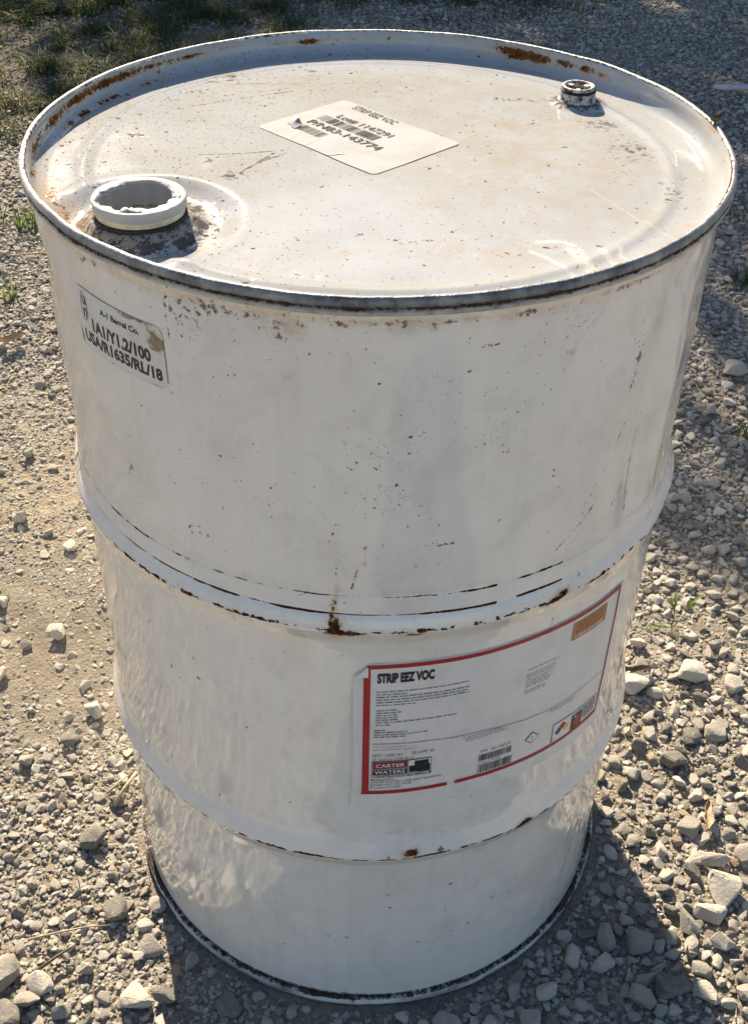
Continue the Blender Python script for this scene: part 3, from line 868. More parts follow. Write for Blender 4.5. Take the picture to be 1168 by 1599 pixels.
lathe_s('plug_recess', sx, sy, [(.0125, sz + .0090), (.0115, sz + .0085), (.0, sz + .0080)], M['hollow'], sb, 36)
bmk = bmesh.new()
for k in range(3):
    aa = rad(20 + 120 * k)
    r_ = bmesh.ops.create_cube(bmk, size=1)
    bmesh.ops.scale(bmk, vec=(.0058, .0042, .008), verts=r_['verts'])
    bmesh.ops.translate(bmk, vec=(.0088, 0, sz + .0095), verts=r_['verts'])
    bmesh.ops.rotate(bmk, cent=(0, 0, 0), matrix=Matrix.Rotation(aa, 3, 'Z'), verts=r_['verts'])
bmesh.ops.translate(bmk, vec=(sx, sy, 0), verts=bmk.verts)
mek = bpy.data.meshes.new('plug_lug'); bmk.to_mesh(mek); bmk.free(); mek.materials.append(M['plug'])
ok = bpy.data.objects.new('plug_lug', mek); C.collection.objects.link(ok); ok.parent = sb

# ------------------------------------------------------------------ labels
class Sheet:
    """collects flat shapes in label coordinates (metres) and wraps them on to a surface"""
    def __init__(s, mapper):
        s.map = mapper
    def quad(s, pts, lift, nu=1, nv=1):
        p = [np.array(q, float) for q in pts]
        us = np.linspace(0, 1, nu + 1); vs = np.linspace(0, 1, nv + 1)
        U, V = np.meshgrid(us, vs)
        q = (p[0][None, None] * ((1 - U) * (1 - V))[..., None] + p[1][None, None] * (U * (1 - V))[..., None] + p[2][None, None] * (U * V)[..., None] + p[3][None, None] * ((1 - U) * V)[..., None])
        return s.map(q[..., 0], q[..., 1], lift).reshape(-1, 3), grid_faces(nu + 1, nv + 1)
    def rects(s, name, rects, mats, parent, lift=.0005, midx=None):
        V = []; F = []; MI = []; n = 0
        for k, r in enumerate(rects):
            if len(r) == 4 and not hasattr(r[0], '__len__'):
                x0, y0, x1, y1 = r; r = [(x0, y0), (x1, y0), (x1, y1), (x0, y1)]
            w = max(abs(r[1][0] - r[0][0]), abs(r[2][0] - r[3][0])); h = abs(r[2][1] - r[1][1])
            l2 = lift[k] if isinstance(lift, list) else lift
            v, f = s.quad(r, l2, max(1, int(w / .004)), max(1, int(h / .02)))
            V.append(v); F.append(f + n); n += len(v)
            MI += [(midx[k] if midx else 0)] * len(f)
        return mesh_obj(name, np.vstack(V), np.vstack(F), mats, parent, smooth=False, midx=MI)
    def text(s, name, body, x, y, h, mat, parent, lift=.0006, width=None, bold=0.0, shear=0.0, rot=0.0):
        cu = bpy.data.curves.new(name, 'FONT')
        cu.body = body; cu.size = 1.0; cu.resolution_u = 3; cu.offset = bold; cu.shear = shear
        to = bpy.data.objects.new(name, cu)
        C.collection.objects.link(to)
        dg = bpy.context.evaluated_depsgraph_get()
        me = bpy.data.meshes.new_from_object(to.evaluated_get(dg))
        C.collection.objects.unlink(to); bpy.data.objects.remove(to)
        co = np.zeros(len(me.vertices) * 3, dtype=np.float32); me.vertices.foreach_get('co', co)
        co = co.reshape(-1, 3)
        cap = .70
        sy_ = h / cap
        sx_ = sy_ if width is None else width / (co[:, 0].max() - min(0, co[:, 0].min()))
        lx = co[:, 0] * sx_; ly = co[:, 1] * sy_
        c, sn = math.cos(rot), math.sin(rot)
        vx = x + lx * c - ly * sn; vy = y + lx * sn + ly * c
        v = s.map(vx, vy, lift)
        me.vertices.foreach_set('co', v.astype(np.float32).ravel())
        me.materials.clear(); me.materials.append(mat)
        me.name = name
        me.update()
        o = bpy.data.objects.new(name, me); C.collection.objects.link(o); o.parent = parent
        return o

def barcode(x0, x1, y0, y1, seed, slant=0.0):
    rg = random.Random(seed); out = []; x = x0; u = (x1 - x0) / 95
    while x < x1 - u:
        w = u * rg.choice((1, 1, 1.6, 2.2, 3)); 
        out.append([(x, y0), (min(x + w, x1), y0), (min(x + w, x1) + slant, y1), (x + slant, y1)])
        x += w + u * rg.choice((1, 1.3, 2, 2.6))
    return out

def greek(x0, x1, y, n, lead, h, seed, ragged=.3, fixed=None):
    """lines of unreadable small print as word-long dashes"""
    rg = random.Random(seed); out = []
    for k in range(n):
        xe = x0 + (x1 - x0) * (fixed[k] if fixed else 1 - ragged * rg.random())
        x = x0; yy = y - k * lead
        while x < xe:
            w = rg.uniform(.0022, .0075)
            out.append((x, yy, min(x + w, xe), yy + h * rg.uniform(.8, 1.15)))
            x += w + .0011
    return out

# --- big product label
def map_prod(s, t, lift):
    s = np.asarray(s, float); t = np.asarray(t, float)
    q = np.clip(s / .262, 0, 1.02); z = t + .0035 * np.sin(np.clip(q, 0, 1) * PI) - .0055 * q * q
    phi = np.degrees(s / .2857)
    curl = .0022 * sm(-s, .006, .014) * sm(-t, -.372, -.354) + .0010 * sm(-s, .004, .014)
    puff = .0007 * np.exp(-((s - .078) / .010) ** 2 - ((t - .43) / .03) ** 2) + .0006 * np.exp(-((s - .148) / .006) ** 2 - ((t - .43) / .025) ** 2)
    crease = .0007 * (fbm(s * 30, t * 22, 131, 3) - .35) + .0004 * np.exp(-((s - .068 - .25 * (t - .44) ** 2 * 40) / .0035) ** 2)
    return cyl_pt(phi, z, (lift if lift < .0005 else lift + .0004) + curl + puff + crease)
P = Sheet(map_prod)
NU, NV = 200, 120
S_, T_ = np.meshgrid(np.linspace(-.0135, .2665, NU), np.linspace(0, 1, NV))
tb = .353 + .0165 * sm(S_, .17, .262) * 0 ; tt = np.where(S_ < -.002, .5405 - (-.002 - S_) * 1.08, .5425)
tt = tt + 0 * S_
S2 = S_ + np.where(T_ < .3, (.3 - T_) * -.006 * sm(-S_, .0, .013), 0)
T2 = tb + (tt - tb) * T_
pv = map_prod(S2, T2, .0004)
label = mesh_obj('product_label', pv.reshape(-1, 3), grid_faces(NU, NV), M['paper'], drum)
label['label'] = 'large white paper label with a red frame and a folded corner'
o = P.rects('folded_corner', [[(-.0118, .5275), (-.0008, .5275), (-.0008, .5392), (-.0022, .5392)]], M['wink'], label, .0014)
bl, br, bb, bt, bw = -.0040, .2620, .3712, .5412, .0050
P.rects('red_frame', [[(bl + .0022, bt - .0044), (br, bt - .0044), (br, bt), (bl + .0022, bt)],
                      [(bl - .002, bb), (.074, bb), (.074, bb + .0044), (bl - .0012, bb + .0044)], [(.0815, bb), (br - .003, bb), (br - .003, bb + .0044), (.0815, bb + .0044)],
                      [(bl - .0012, bb + .0044), (bl + .0050, bb + .0044), (bl + .0050, .5270), (bl - .0006, .5270)], [(bl + .0020, .5270), (bl + .0050, .5270), (bl + .0050, bt - .0044), (bl + .0022, bt - .0044)],
                      [(br - .0048, bb + .0044), (br - .0026, bb + .0044), (br, bt - .0044), (br - .0024, bt - .0044)]], M['red'], label, .00065)
P.text('title_lettering', 'STRIP EEZ VOC', .0068, .5200, .0104, M['black'], label, width=.0482, bold=.050)
P.rects('fine_print', greek(.0062, .087, .5080, 6, .00335, .0010, 1, fixed=[1, .32, 1, .98, 1, .42]) + greek(.0062, .03, .4845, 5, .0031, .0010, 2, .25) + greek(.0062, .077, .469, 1, .0031, .0010, 3, 0) + greek(.0062, .02, .4655, 1, .003, .0010, 4)
        + greek(.0050, .052, .4585, 4, .0030, .0010, 5, fixed=[.2, .62, 1, .6]), M['grey'], label, .0006)
P.rects('fine_print', greek(.1440, .1795, .4980, 1, .003, .0009, 6, 0) + greek(.1440, .178, .4920, 2, .0029, .0009, 7, .1) + greek(.1440, .178, .4850, 4, .0029, .0009, 8, .25) + greek(.1440, .170, .4712, 2, .0028, .0009, 9, .2), M['pale'], label, .0006)
P.rects('rule', [[(.0040, .4406), (.0860, .4384), (.0860, .4390), (.0040, .4413)], [(.0860, .4384), (.1804, .4298), (.1804, .4304), (.0860, .4390)], [(.1804, .4298), (.2545, .4330), (.2545, .4336), (.1804, .4304)], (.0860, .4325, .0866, .4386), (.1800, .4245, .1806, .4300)], M['grey'], label, .0006)
P.rects('fine_print', greek(.0885, .130, .4340, 3, .0027, .0008, 10, .35) + greek(.183, .215, .4270, 2, .0027, .0008, 12, .2), M['pale'], label, .0006)
P.text('notice_lettering', 'NOT CONTAINED PRODUCT', .0045, .4352, .0022, M['pale'], label, width=.030)
P.text('notice_lettering', 'FOR PROFESSIONAL USE ONLY', .0042, .4312, .0022, M['pale'], label, width=.039)
P.text('date_lettering', 'BEST USED BY', .0038, .4232, .0037, M['grey'], label, width=.0275)
P.text('date_lettering', '09 APR 20', .0390, .4238, .0038, M['grey'], label, width=.0205)
P.text('volume_lettering', '55 Gallons (208.20 L)', .0036, .4176, .0036, M['grey'], label, width=.0375)
lg = P.rects('company_logo', [(.0034, .3942, .0575, .4168), (.0040, .4058 + .0004, .0362, .4160), (.0044, .4066, .0358, .4158), (.0040, .3985, .0362, .4058), (.0044, .3988, .0358, .4056), (.0368, .3985, .0570, .4160), (.0040, .3948, .0555, .3978),
                              (.0420, .4070, .0550, .4148), (.0372, .3988, .0566, .4085), (.0386, .4090, .0404, .4116), (.0554, .4090, .0562, .4130), (.0376, .3990, .0392, .4000), (.0400, .3990, .0450, .3996)],
             [M['black'], M['wink'], M['maroon']], label, [.00060, .00068, .00076, .00068, .00076, .00068, .00068, .00076, .00076, .00084, .00076, .00084, .00084],
             [0, 1, 2, 1, 0, 1, 1, 0, 0, 1, 1, 1, 1])
P.text('logo_lettering', 'CARTER', .0070, .4088, .0046, M['wink'], label, .00086, width=.0262, bold=.012)
P.text('logo_lettering', 'WATERS', .0062, .4001, .0044, M['wink'], label, .00086, width=.0275, bold=.012)
P.text('logo_lettering', 'CONSTRUCTION MATERIALS', .0052, .3952, .0023, M['black'], label, .00086, width=.049, bold=.03)
P.text('address_lettering', 'Manufactured for', .0028, .3905, .0022, M['black'], label, width=.0215, bold=.01)
P.text('address_lettering', 'CARTER-WATERS * 2440 WEST PENNWAY', .0026, .3868, .0024, M['black'], label, width=.0655)
P.text('address_lettering', 'KANSAS CITY, MO. 64108', .0024, .3829, .0024, M['black'], label, width=.0375)
P.text('address_lettering', 'PH # (816) 471-2570', .0022, .3790, .0024, M['black'], label, width=.0275)
P.text('part_lettering', 'P/N   83-143774', .1046, .4058, .0036, M['grey'], label, width=.0310)
P.rects('barcode', barcode(.1036, .1372, .3938, .4028, 3), M['black'], label, .0006)
P.text('lot_lettering', 'Lot# 1147291', .1040, .3896, .0030, M['grey'], label, width=.0225)
P.rects('barcode', barcode(.1034, .1395, .3772, .3882, 4), M['black'], label, .0006)
def diamond(cx, cy, r, k=1.0): return [(cx - r * k, cy), (cx, cy - r), (cx + r * k, cy), (cx, cy + r)]
hz = P.rects('hazard_diamond', [diamond(.1600, .4015, .0082), diamond(.1600, .4015, .0068), (.1596, .4005, .1604, .4042), (.1596, .3982, .1604, .3992)], [M['red'], M['wink'], M['black']], label, [.0006, .0007, .0008, .0008], [0, 1, 2, 2])
cx, cy = .2000, .3895
P.rects('fire_diamond', [(.1868, .3762, .2134, .4025), (.1874, .3768, .2128, .4019), diamond(cx, cy + .0052, .0052), diamond(cx - .0054, cy, .0052), diamond(cx + .0054, cy, .0052), diamond(cx, cy - .0054, .0050), (.1878, .3772, .1920, .3815), (.1882, .3776, .1916, .3811)],
        [M['grey'], M['wink'], M['red'], M['blue'], M['yellow']], label, [.0006, .00068, .00076, .00076, .00076, .00076, .00076, .00084], [0, 1, 2, 3, 4, 1, 0, 1])
P.rects('hand_pictogram', [(.2145, .3765, .2300, .3965), [(.2165, .3840), (.2220, .3805), (.2245, .3910), (.2185, .3920)], (.2225, .3780, .2262, .3945), [(.2250, .3850), (.2285, .3890), (.2275, .3930), (.2245, .3890)], (.2180, .3925, .2205, .3952)], [M['black'], M['red'], M['wink']], label, [.0006, .0007, .0007, .0007, .0007], [0, 1, 1, 1, 2])
P.rects('fine_print', greek(.2315, .2545, .3965, 7, .0026, .0014, 14, .12) + greek(.2140, .2545, .4018, 2, .0024, .0010, 15, 0), M['grey'], label, .0006)
P.rects('phone_sticker', [(.1928, .5105, .2400, .5320)], M['orange'], label, .00065)
P.text('phone_lettering', '1-800-424-9300', .1955, .5120, .0048, M['wink'], label, .0008, width=.040)
P.rects('fine_print', greek(.1975, .2370, .5280, 2, .0034, .0010, 16, .1) + greek(.1960, .2380, .5205, 2, .0030, .0008, 17, .1), M['maroon'], label, .0008)

# --- certificate label at the left of the rim
def map_cert(s, t, lift):
    return cyl_pt(np.degrees(np.asarray(s, float) / .2857), np.asarray(t, float), lift + .0002 * (fbm(np.asarray(s) * 60, np.asarray(t) * 60, 141, 2) - .3))
K = Sheet(map_cert)
c0, c1, t0, t1 = -.2585, -.1568, .7790, .8305
nu, nv = 44, 26
U, V = np.meshgrid(np.linspace(0, 1, nu), np.linspace(0, 1, nv))
rc = .0055
Sx = c0 + (c1 - c0) * U; Ty = t0 + (t1 - t0) * V
# squeeze the ends so that the corners come out round, and bite the torn edges a little
dxr = np.minimum(Sx - c0, c1 - Sx)
cut = np.where(dxr < rc, rc - np.sqrt(np.maximum(0, rc ** 2 - (rc - dxr) ** 2)), 0)
Ty = np.clip(Ty, t0 + cut, t1 - cut - .0105 * sm(Sx, c1 - .030, c1 - .006) * 0)
torn = np.maximum(np.exp(-((Sx - (c1 - .007)) / .009) ** 2 - ((Ty - .8175) / .010) ** 2) * 1.0, np.exp(-((Sx - (c1 - .028)) / .022) ** 2 - ((Ty - .8305) / .0035) ** 2) * .9)
torn = np.maximum(torn, np.exp(-((Sx - c0) / .004) ** 2 - ((Ty - .785) / .012) ** 2) * .9)
torn = np.maximum(torn, np.exp(-((Ty - t0) / .0015) ** 2) * .45)
cert = mesh_obj('certificate_label', map_cert(Sx, Ty, .0005).reshape(-1, 3), grid_faces(nu, nv), M['cert_paper'], drum, fields=dict(torn=torn))
cert['label'] = 'small stained label with torn brown right edge near the rim'
edge = []
for (xa, ya, xb, yb, w) in [(c0 + .005, t1 - .0003, c1 - .008, t1 + .0002, 0), (c0 + .006, t0 - .0002, c1 - .006, t0 + .0003, 0), (c1 - .0004, t0 + .006, c1 + .0004, t1 - .009, 0), (c0 - .0002, t0 + .006, c0 + .0003, t1 - .006, 0)]:
    edge.append((xa, ya, xb, yb))
K.rects('dirty_edge', edge, M['worn_black'], cert, .0004)
K.text('maker_lettering', 'A-1 Barrel Co.', -.2232, .8178, .0046, M['black'], cert, width=.0440, bold=.045)
K.text('code_lettering', '1A1/Y1.2/100', -.2395, .7985, .0098, M['black'], cert, width=.0690, bold=.050)
K.text('code_lettering', 'USA/R1635/RL/18', -.2515, .7856, .0092, M['black'], cert, width=.0905, bold=.048)
ov = []
ecx, ecy, ea, eb = -.2468, .8155, .0046, .0122
for k in range(40):
    a0, a1 = 2 * PI * k / 40, 2 * PI * (k + 1) / 40
    ov.append([(ecx + ea * math.cos(a0), ecy + eb * math.sin(a0)), (ecx + ea * math.cos(a1), ecy + eb * math.sin(a1)), (ecx + (ea - .0006) * math.cos(a1), ecy + (eb - .0006) * math.sin(a1)), (ecx + (ea - .0006) * math.cos(a0), ecy + (eb - .0006) * math.sin(a0))])
K.rects('approval_oval', ov, M['black'], cert, .0009)
K.text('approval_lettering', 'u', -.2496, .8170, .0105, M['black'], cert, width=.0058, bold=.03)
K.text('approval_lettering', 'n', -.2494, .8066, .0105, M['black'], cert, width=.0058, bold=.03)

# --- barcode label on the lid
la = np.array((-.1072, .0542)); ex = np.array((.1030, -.1068)); ex = ex / np.hypot(*ex); ey = np.array((-ex[1], ex[0]))
LW, LH = .1490, .1040
def map_lid(s, t, lift):
    s = np.asarray(s, float); t = np.asarray(t, float)
    X = la[0] + ex[0] * s + ey[0] * t; Y = la[1] + ex[1] * s + ey[1] * t
    puff = .0002 * (fbm(s * 40, t * 40, 151, 2) - .3)
    return np.stack([X, Y, lid_z(X, Y) + lift + puff], -1)
L = Sheet(map_lid)
U, V = np.meshgrid(np.linspace(0, LW, 60), np.linspace(0, LH, 44))
Vc = np.clip(V, 0, LH)
dxr = np.minimum(U, LW - U); rc = .004
cut = np.where(dxr < rc, rc - np.sqrt(np.maximum(0, rc ** 2 - (rc - dxr) ** 2)), 0)
Vc = np.clip(V, cut, LH - cut)
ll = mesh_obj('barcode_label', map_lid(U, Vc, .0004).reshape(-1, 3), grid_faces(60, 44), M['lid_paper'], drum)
ll['label'] = 'white rectangular shipping label, curled along its left edge, on the lid'
L.rects('label_edge', [(.004, -.0003, LW - .004, .0003), (LW - .0002, .004, LW + .0002, LH - .004)], M['grey'], ll, .0006)
L.rects('crease', [[(.0185, .0), (.0193, .0), (.012, .018), (.0119, .018)], [(.0445, .0), (.0455, .0), (.036, .020), (.0358, .020)], [(.0625, .0), (.0635, .0), (.060, .022), (.0598, .022)], [(.089, .0), (.094, .0), (.0965, .006), (.101, .016)]], M['grey'], ll, .0008)
L.text('part_lettering', 'P/N83-143774', .0205, .0385, .0094, M['worn_black'], ll, .0009, width=.092, bold=.012)
L.rects('barcode', barcode(.026, .058, .0215, .0335, 21), M['worn_black'], ll, .0009)
L.text('lot_lettering', 'Lot# 1147291', .0280, .0672, .0086, M['worn_black'], ll, .0009, width=.069, bold=.008)
L.rects('barcode', barcode(.020, .092, .0515, .0640, 22), M['worn_black'], ll, .0009)
L.text('title_lettering', 'STRIP EEZ VOC', .022, .0925, .0085, M['worn_black'], ll, .0009, width=.054, bold=.008)
# small torn flap standing on the label
fu, fv = np.meshgrid(np.linspace(0, 1, 9), np.linspace(0, 1, 4))
fs = .012 + .016 * fu + .002 * np.sin(fu * 6); ft = .024 + .010 * fv - .004 * fu
fp = map_lid(fs, ft, .0009) ; fp[..., 2] += .0065 * np.sin(fv * 1.5) * (1 - .5 * fu) * np.sin(.3 + fu * 2.6)
mesh_obj('torn_flap', fp.reshape(-1, 3), grid_faces(9, 4), M['lid_paper'], ll)

# ------------------------------------------------------------------ stones
def stone_mesh(k):
    rg = np.random.default_rng(500 + k)
    bm = bmesh.new()
    n = int(rg.integers(10, 17))
    ax = np.array([1, rg.uniform(.58, .95), rg.uniform(.48, .80)])
    p = rg.normal(size=(n, 3)); p /= np.linalg.norm(p, axis=1)[:, None]
    p *= rg.uniform(.82, 1.0, (n, 1))
    p = np.sign(p) * np.abs(p) ** rg.uniform(.62, .95)          # push corners out: blocky rather than round
    for q in p * ax: bm.verts.new(q)
    h = bmesh.ops.convex_hull(bm, input=bm.verts)
    bmesh.ops.delete(bm, geom=[e for e in h['geom_interior'] if isinstance(e, bmesh.types.BMVert)], context='VERTS')
    bmesh.ops.dissolve_limit(bm, angle_limit=rad(14), verts=bm.verts, edges=bm.edges)
    bmesh.ops.bevel(bm, geom=list(bm.edges), offset=rg.uniform(.05, .10), segments=1, affect='EDGES', profile=.5)
    bmesh.ops.triangulate(bm, faces=bm.faces)
    bmesh.ops.subdivide_edges(bm, edges=[e for e in bm.edges if e.calc_length() > .26], cuts=2, use_grid_fill=True)
    bmesh.ops.triangulate(bm, faces=bm.faces)
    v = np.array([q.co[:] for q in bm.verts])
    d = np.stack([fbm(v[:, 0] * 3 + k + v[:, 2], v[:, 1] * 3 + v[:, 2] * 2, 300 + j, 4) for j in range(3)], -1) - .5
    v = v + d * .13
    v -= (v.max(0) + v.min(0)) / 2
    v = v / np.abs(v).max(0) * ax
    for q, c in zip(bm.verts, v): q.co = c
    bmesh.ops.recalc_face_normals(bm, faces=bm.faces)
    me = bpy.data.meshes.new('stone'); bm.to_mesh(me); bm.free()
    me.materials.append(M['stone'])
    me.polygons.foreach_set('use_smooth', np.ones(len(me.polygons), dtype=bool))
    me.set_sharp_from_angle(angle=rad(24))
    return me
NVAR = 20
SM = [stone_mesh(k) for k in range(NVAR)]
print('stone tris', sum(len(m.polygons) for m in SM))

# gravel density and size fields
class Hash:
    def __init__(s, cell): s.c = cell; s.d = {}
    def free(s, x, y, r, k=.8):
        i, j = int(x // s.c), int(y // s.c)
        for a in (i - 1, i, i + 1):
            for b in (j - 1, j, j + 1):
                for (px, py, pr) in s.d.get((a, b), ()):
                    if (px - x) ** 2 + (py - y) ** 2 < ((pr + r) * k) ** 2: return False
        return True
    def add(s, x, y, r): s.d.setdefault((int(x // s.c), int(y // s.c)), []).append((x, y, r))
H = Hash(.09)

def coarse(x, y):
    """share of big stones: high at right, lower at left"""
    return np.clip(.13 + .80 * sm(x, -.1, .40) * (1 - sm(y, .9, 1.8) * .5) + .35 * sm(-y, .12, .3) , 0, 1)

stones = []    # x, y, r, zsink, forced
KEY = [  # x, y, half length, height factor, key name
    (-.345, -.082, .0185, 'A'), (-.412, -.262, .022, 'B'), (-.255, -.292, .021, 'C'), (-.377, -.297, .015, 'D'), (-.395, -.318, .022, 'E'), (-.388, -.201, .011, ''), (-.335, -.180, .012, ''), (-.198, -.244, .0145, 'F'), (-.2505, -.172, .013, 'G'),
    (.436, -.142, .0245, 'H'), (.411, -.174, .019, 'I'), (.377, -.187, .018, ''), (.425, -.100, .0225, 'J'), (.408, -.124, .017, ''), (.360, -.168, .015, ''), (.379, -.219, .017, 'K'), (.350, -.268, .019, 'L'), (.322, -.212, .016, 'M'), (.3075, -.088, .014, ''), (.262, -.199, .014, ''), (.385, -.275, .019, 'N'),
    (-.593, .545, .015, 'O'), (-.539, .513, .013, ''), (-.532, .459, .012, ''), (-.494, .476, .013, 'P'), (-.567, .343, .016, 'Q'), (-.511, .255, .013, ''), (-.473, .280, .015, 'R'), (-.532, .203, .018, 'S'), (-.385, .126, .017, 'T'), (-.408, .080, .016, ''), (-.460, .043, .014, ''),
    (-.624, .733, .017, 'U'), (-.630, .966, .012, ''), (-.680, 1.102, .014, ''), (-.747, 1.149, .013, ''),
    (.731, 1.061, .023, 'V'), (.653, .915, .019, ''), (.663, .988, .018, ''), (.545, .629, .018, ''), (.523, .631, .015, ''), (.555, .496, .019, ''), (.575, .464, .016, ''), (.600, .462, .017, ''), (.485, .299, .017, ''), (.432, .289, .016, ''), (.471, .220, .021, 'W'), (.380, .192, .022, 'X'), (.446, .098, .017, ''), (.527, .196, .018, ''), (.481, .105, .018, ''), (.412, .056, .019, '')]
for x, y, r, nm in KEY:
    stones.append((x, y, r, nm)); H.add(x, y, r)

def scatter(n, r0, r1, pw, ybox, xbox, kk, dens, kind):
    out = []
    xs = rng.uniform(*xbox, n); ys = rng.uniform(*ybox, n)
    u = rng.random(n)
    rs = (r0 ** (1 - pw) + u * (r1 ** (1 - pw) - r0 ** (1 - pw))) ** (1 / (1 - pw))
    ok = rng.random(n) < dens(xs, ys, rs)
    ok &= np.hypot(xs, ys) > .296 + rs * .9
    o = np.argsort(-rs)
    for i in o:
        if not ok[i]: continue
        x, y, r = float(xs[i]), float(ys[i]), float(rs[i])
        if kk and not H.free(x, y, r, kk): continue
        if kk: H.add(x, y, r)
        out.append((x, y, r, ''))
    return out

def dens_big(x, y, r): return coarse(x, y) * (1 - .96 * bare_field(x, y)) * (1 - .8 * grass_field(x, y))
def dens_mid(x, y, r): return (.60 + .40 * sm(x, -.1, .3)) * (1 - .90 * bare_field(x, y)) * (1 - .75 * grass_field(x, y))
def dens_small(x, y, r): return (.22 + .78 * sm(fbm(x * 7, y * 7, 160), .30, .6)) * (1 - .35 * bare_field(x, y)) * (1 - .6 * grass_field(x, y))
big = scatter(60000, .0092, .0165, 3.8, (-.7, 4.4), (-1.75, 1.75), .72, dens_big, 'b')
mid = scatter(260000, .0052, .0100, 2.2, (-.7, 4.4), (-1.75, 1.75), .64, dens_mid, 'm')
sml = scatter(170000, .0026, .0052, 2.0, (-.62, 1.7), (-1.05, 1.05), 0, dens_small, 's')
sml += scatter(60000, .0030, .0055, 2.0, (1.7, 4.4), (-1.75, 1.75), 0, dens_small, 's')

# which stones show largest in the picture: those become things of their own
def pix(x, y, r):
    d = Vector((x, y, 0)) - CAM
    w = d.dot(_f)
    px = 584 + 1783 * d.dot(_cr) / w; py = 799.5 - 1783 * d.dot(_cu) / w
    return px, py, 1783 * r / w
from math import hypot
def occluded(x, y):
    """behind the drum as seen from the camera"""
    c = np.array((CAM.x, CAM.y, CAM.z)); q = np.array((x, y, .01))
    t = np.linspace(0, 1, 60)[:, None]
    p = c + (q - c) * t
    return bool((((p[:, 0] ** 2 + p[:, 1] ** 2) < .29 ** 2) & (p[:, 2] < .88)).any())
cand = []
rest = []
for s in stones + big:
    px, py, pr = pix(*s[:3])
    inside = -6 < px < 1174 and -6 < py < 1605
    if s[3] or (inside and not occluded(s[0], s[1])): cand.append((pr + (1000 if s[3] else 0), s))
    else: rest.append(s)
cand.sort(key=lambda c: -c[0])
solo = [c[1] for c in cand[:296]]
rest += [c[1] for c in cand[296:]] + mid + sml

OWN = {
    'A': 'grey blocky stone in fine gravel left of the drum foot, just below the straw stalks', 'B': 'big grey rock cut by the left photo edge, above the corner rock', 'C': 'large whitish blocky stone at the bottom, just left of the drum shadow',
    'D': 'medium stone right beside the large rock in the bottom left corner', 'E': 'large rounded rock cut by the bottom left corner of the photo', 'F': 'dull stone on packed dirt at the left end of the drum shadow',
    'G': 'stone leaning against the bottom rim of the drum at the left shadow edge', 'H': 'biggest pale boulder at lower right, below the long flat stone', 'I': 'whitish oblong stone touching the biggest boulder on its lower left',
    'J': 'long flat stone lying above the biggest boulder at lower right', 'K': 'stone just outside the drum shadow, above the half shaded pale stone at lower right', 'L': 'dark stone inside the drum shadow near its lower right corner',
    'M': 'large dull stone in the right part of the drum shadow', 'N': 'large pale stone half inside the lower right end of the drum shadow', 'O': 'grey stone casting a shadow at the upper left of the bare dirt track', 'P': 'white stone with a dark shadow on the bare track beside the upper hoop',
    'Q': 'whitish stone cut by the left edge in the middle of the bare track', 'R': 'largest pale stone in the middle of the bare dirt track', 'S': 'white stone cut by the left edge at the lower end of the bare track', 'T': 'large pale stone beside the lower hoop where the bare track ends',
    'U': 'grey stone where gravel meets the top of the bare track, upper left', 'V': 'large stone in shaded gravel above the dark weed at the right edge', 'W': 'chunky pale stone below the sprouting weed right of the drum', 'X': 'pale stone touching the outline of the drum, left of the chunky stone'}
TONE = dict(A=5, B=20, C=80, D=24, E=8, F=22, G=30, H=86, I=82, J=70, K=28, L=6, M=18, N=84, O=60, P=90, Q=91, R=80, S=90, T=82, U=30, V=55, W=75, X=90)
def zone(x, y):
    """where a stone lies, in words and as a group"""
    lx = -.29 / .958 + (-y) * .298; rx = .285 / .958 + (-y) * .298
    if y < -.02 and lx < x < rx:
        if x < -.06: w = 'the drum shadow, left part'
        elif x > .20: w = 'the drum shadow, close to its right border'
        else: w = 'the drum shadow, right under the drum'
        return w, 'stones in the drum shadow'
    edge = abs(pix(x, y, .01)[0] - 584) > 500
    if x > 0:
        if y > .86: return 'shaded gravel at right' + (', near photo edge' if edge else ', close to the drum'), 'stones in the shade at right'
        lv = 'beside the drum foot' if y < .0 else ('beside the lower hoop' if y < .16 else ('beside the paper label' if y < .42 else 'beside the upper hoop'))
        return 'sunlit gravel at right, ' + lv + (', near photo edge' if edge else ''), 'sunlit stones right of the drum'
    if y > 1.7: return 'the ground near the grass, upper left', 'stones near the grass'
    lv = 'in the bottom corner' if y < -.15 else ('beside the drum foot' if y < .08 else ('beside the bare track' if y < .75 else 'above the bare track'))
    return 'gravel at left, ' + lv + (', near photo edge' if edge else ''), 'sunlit stones left of the drum'
TONES = [('dark grey', 6, .14), ('grey', 22, .30), ('buff', 44, .30), ('pale', 82, .23), ('reddish brown', 95, .03)]
solo_objs = []
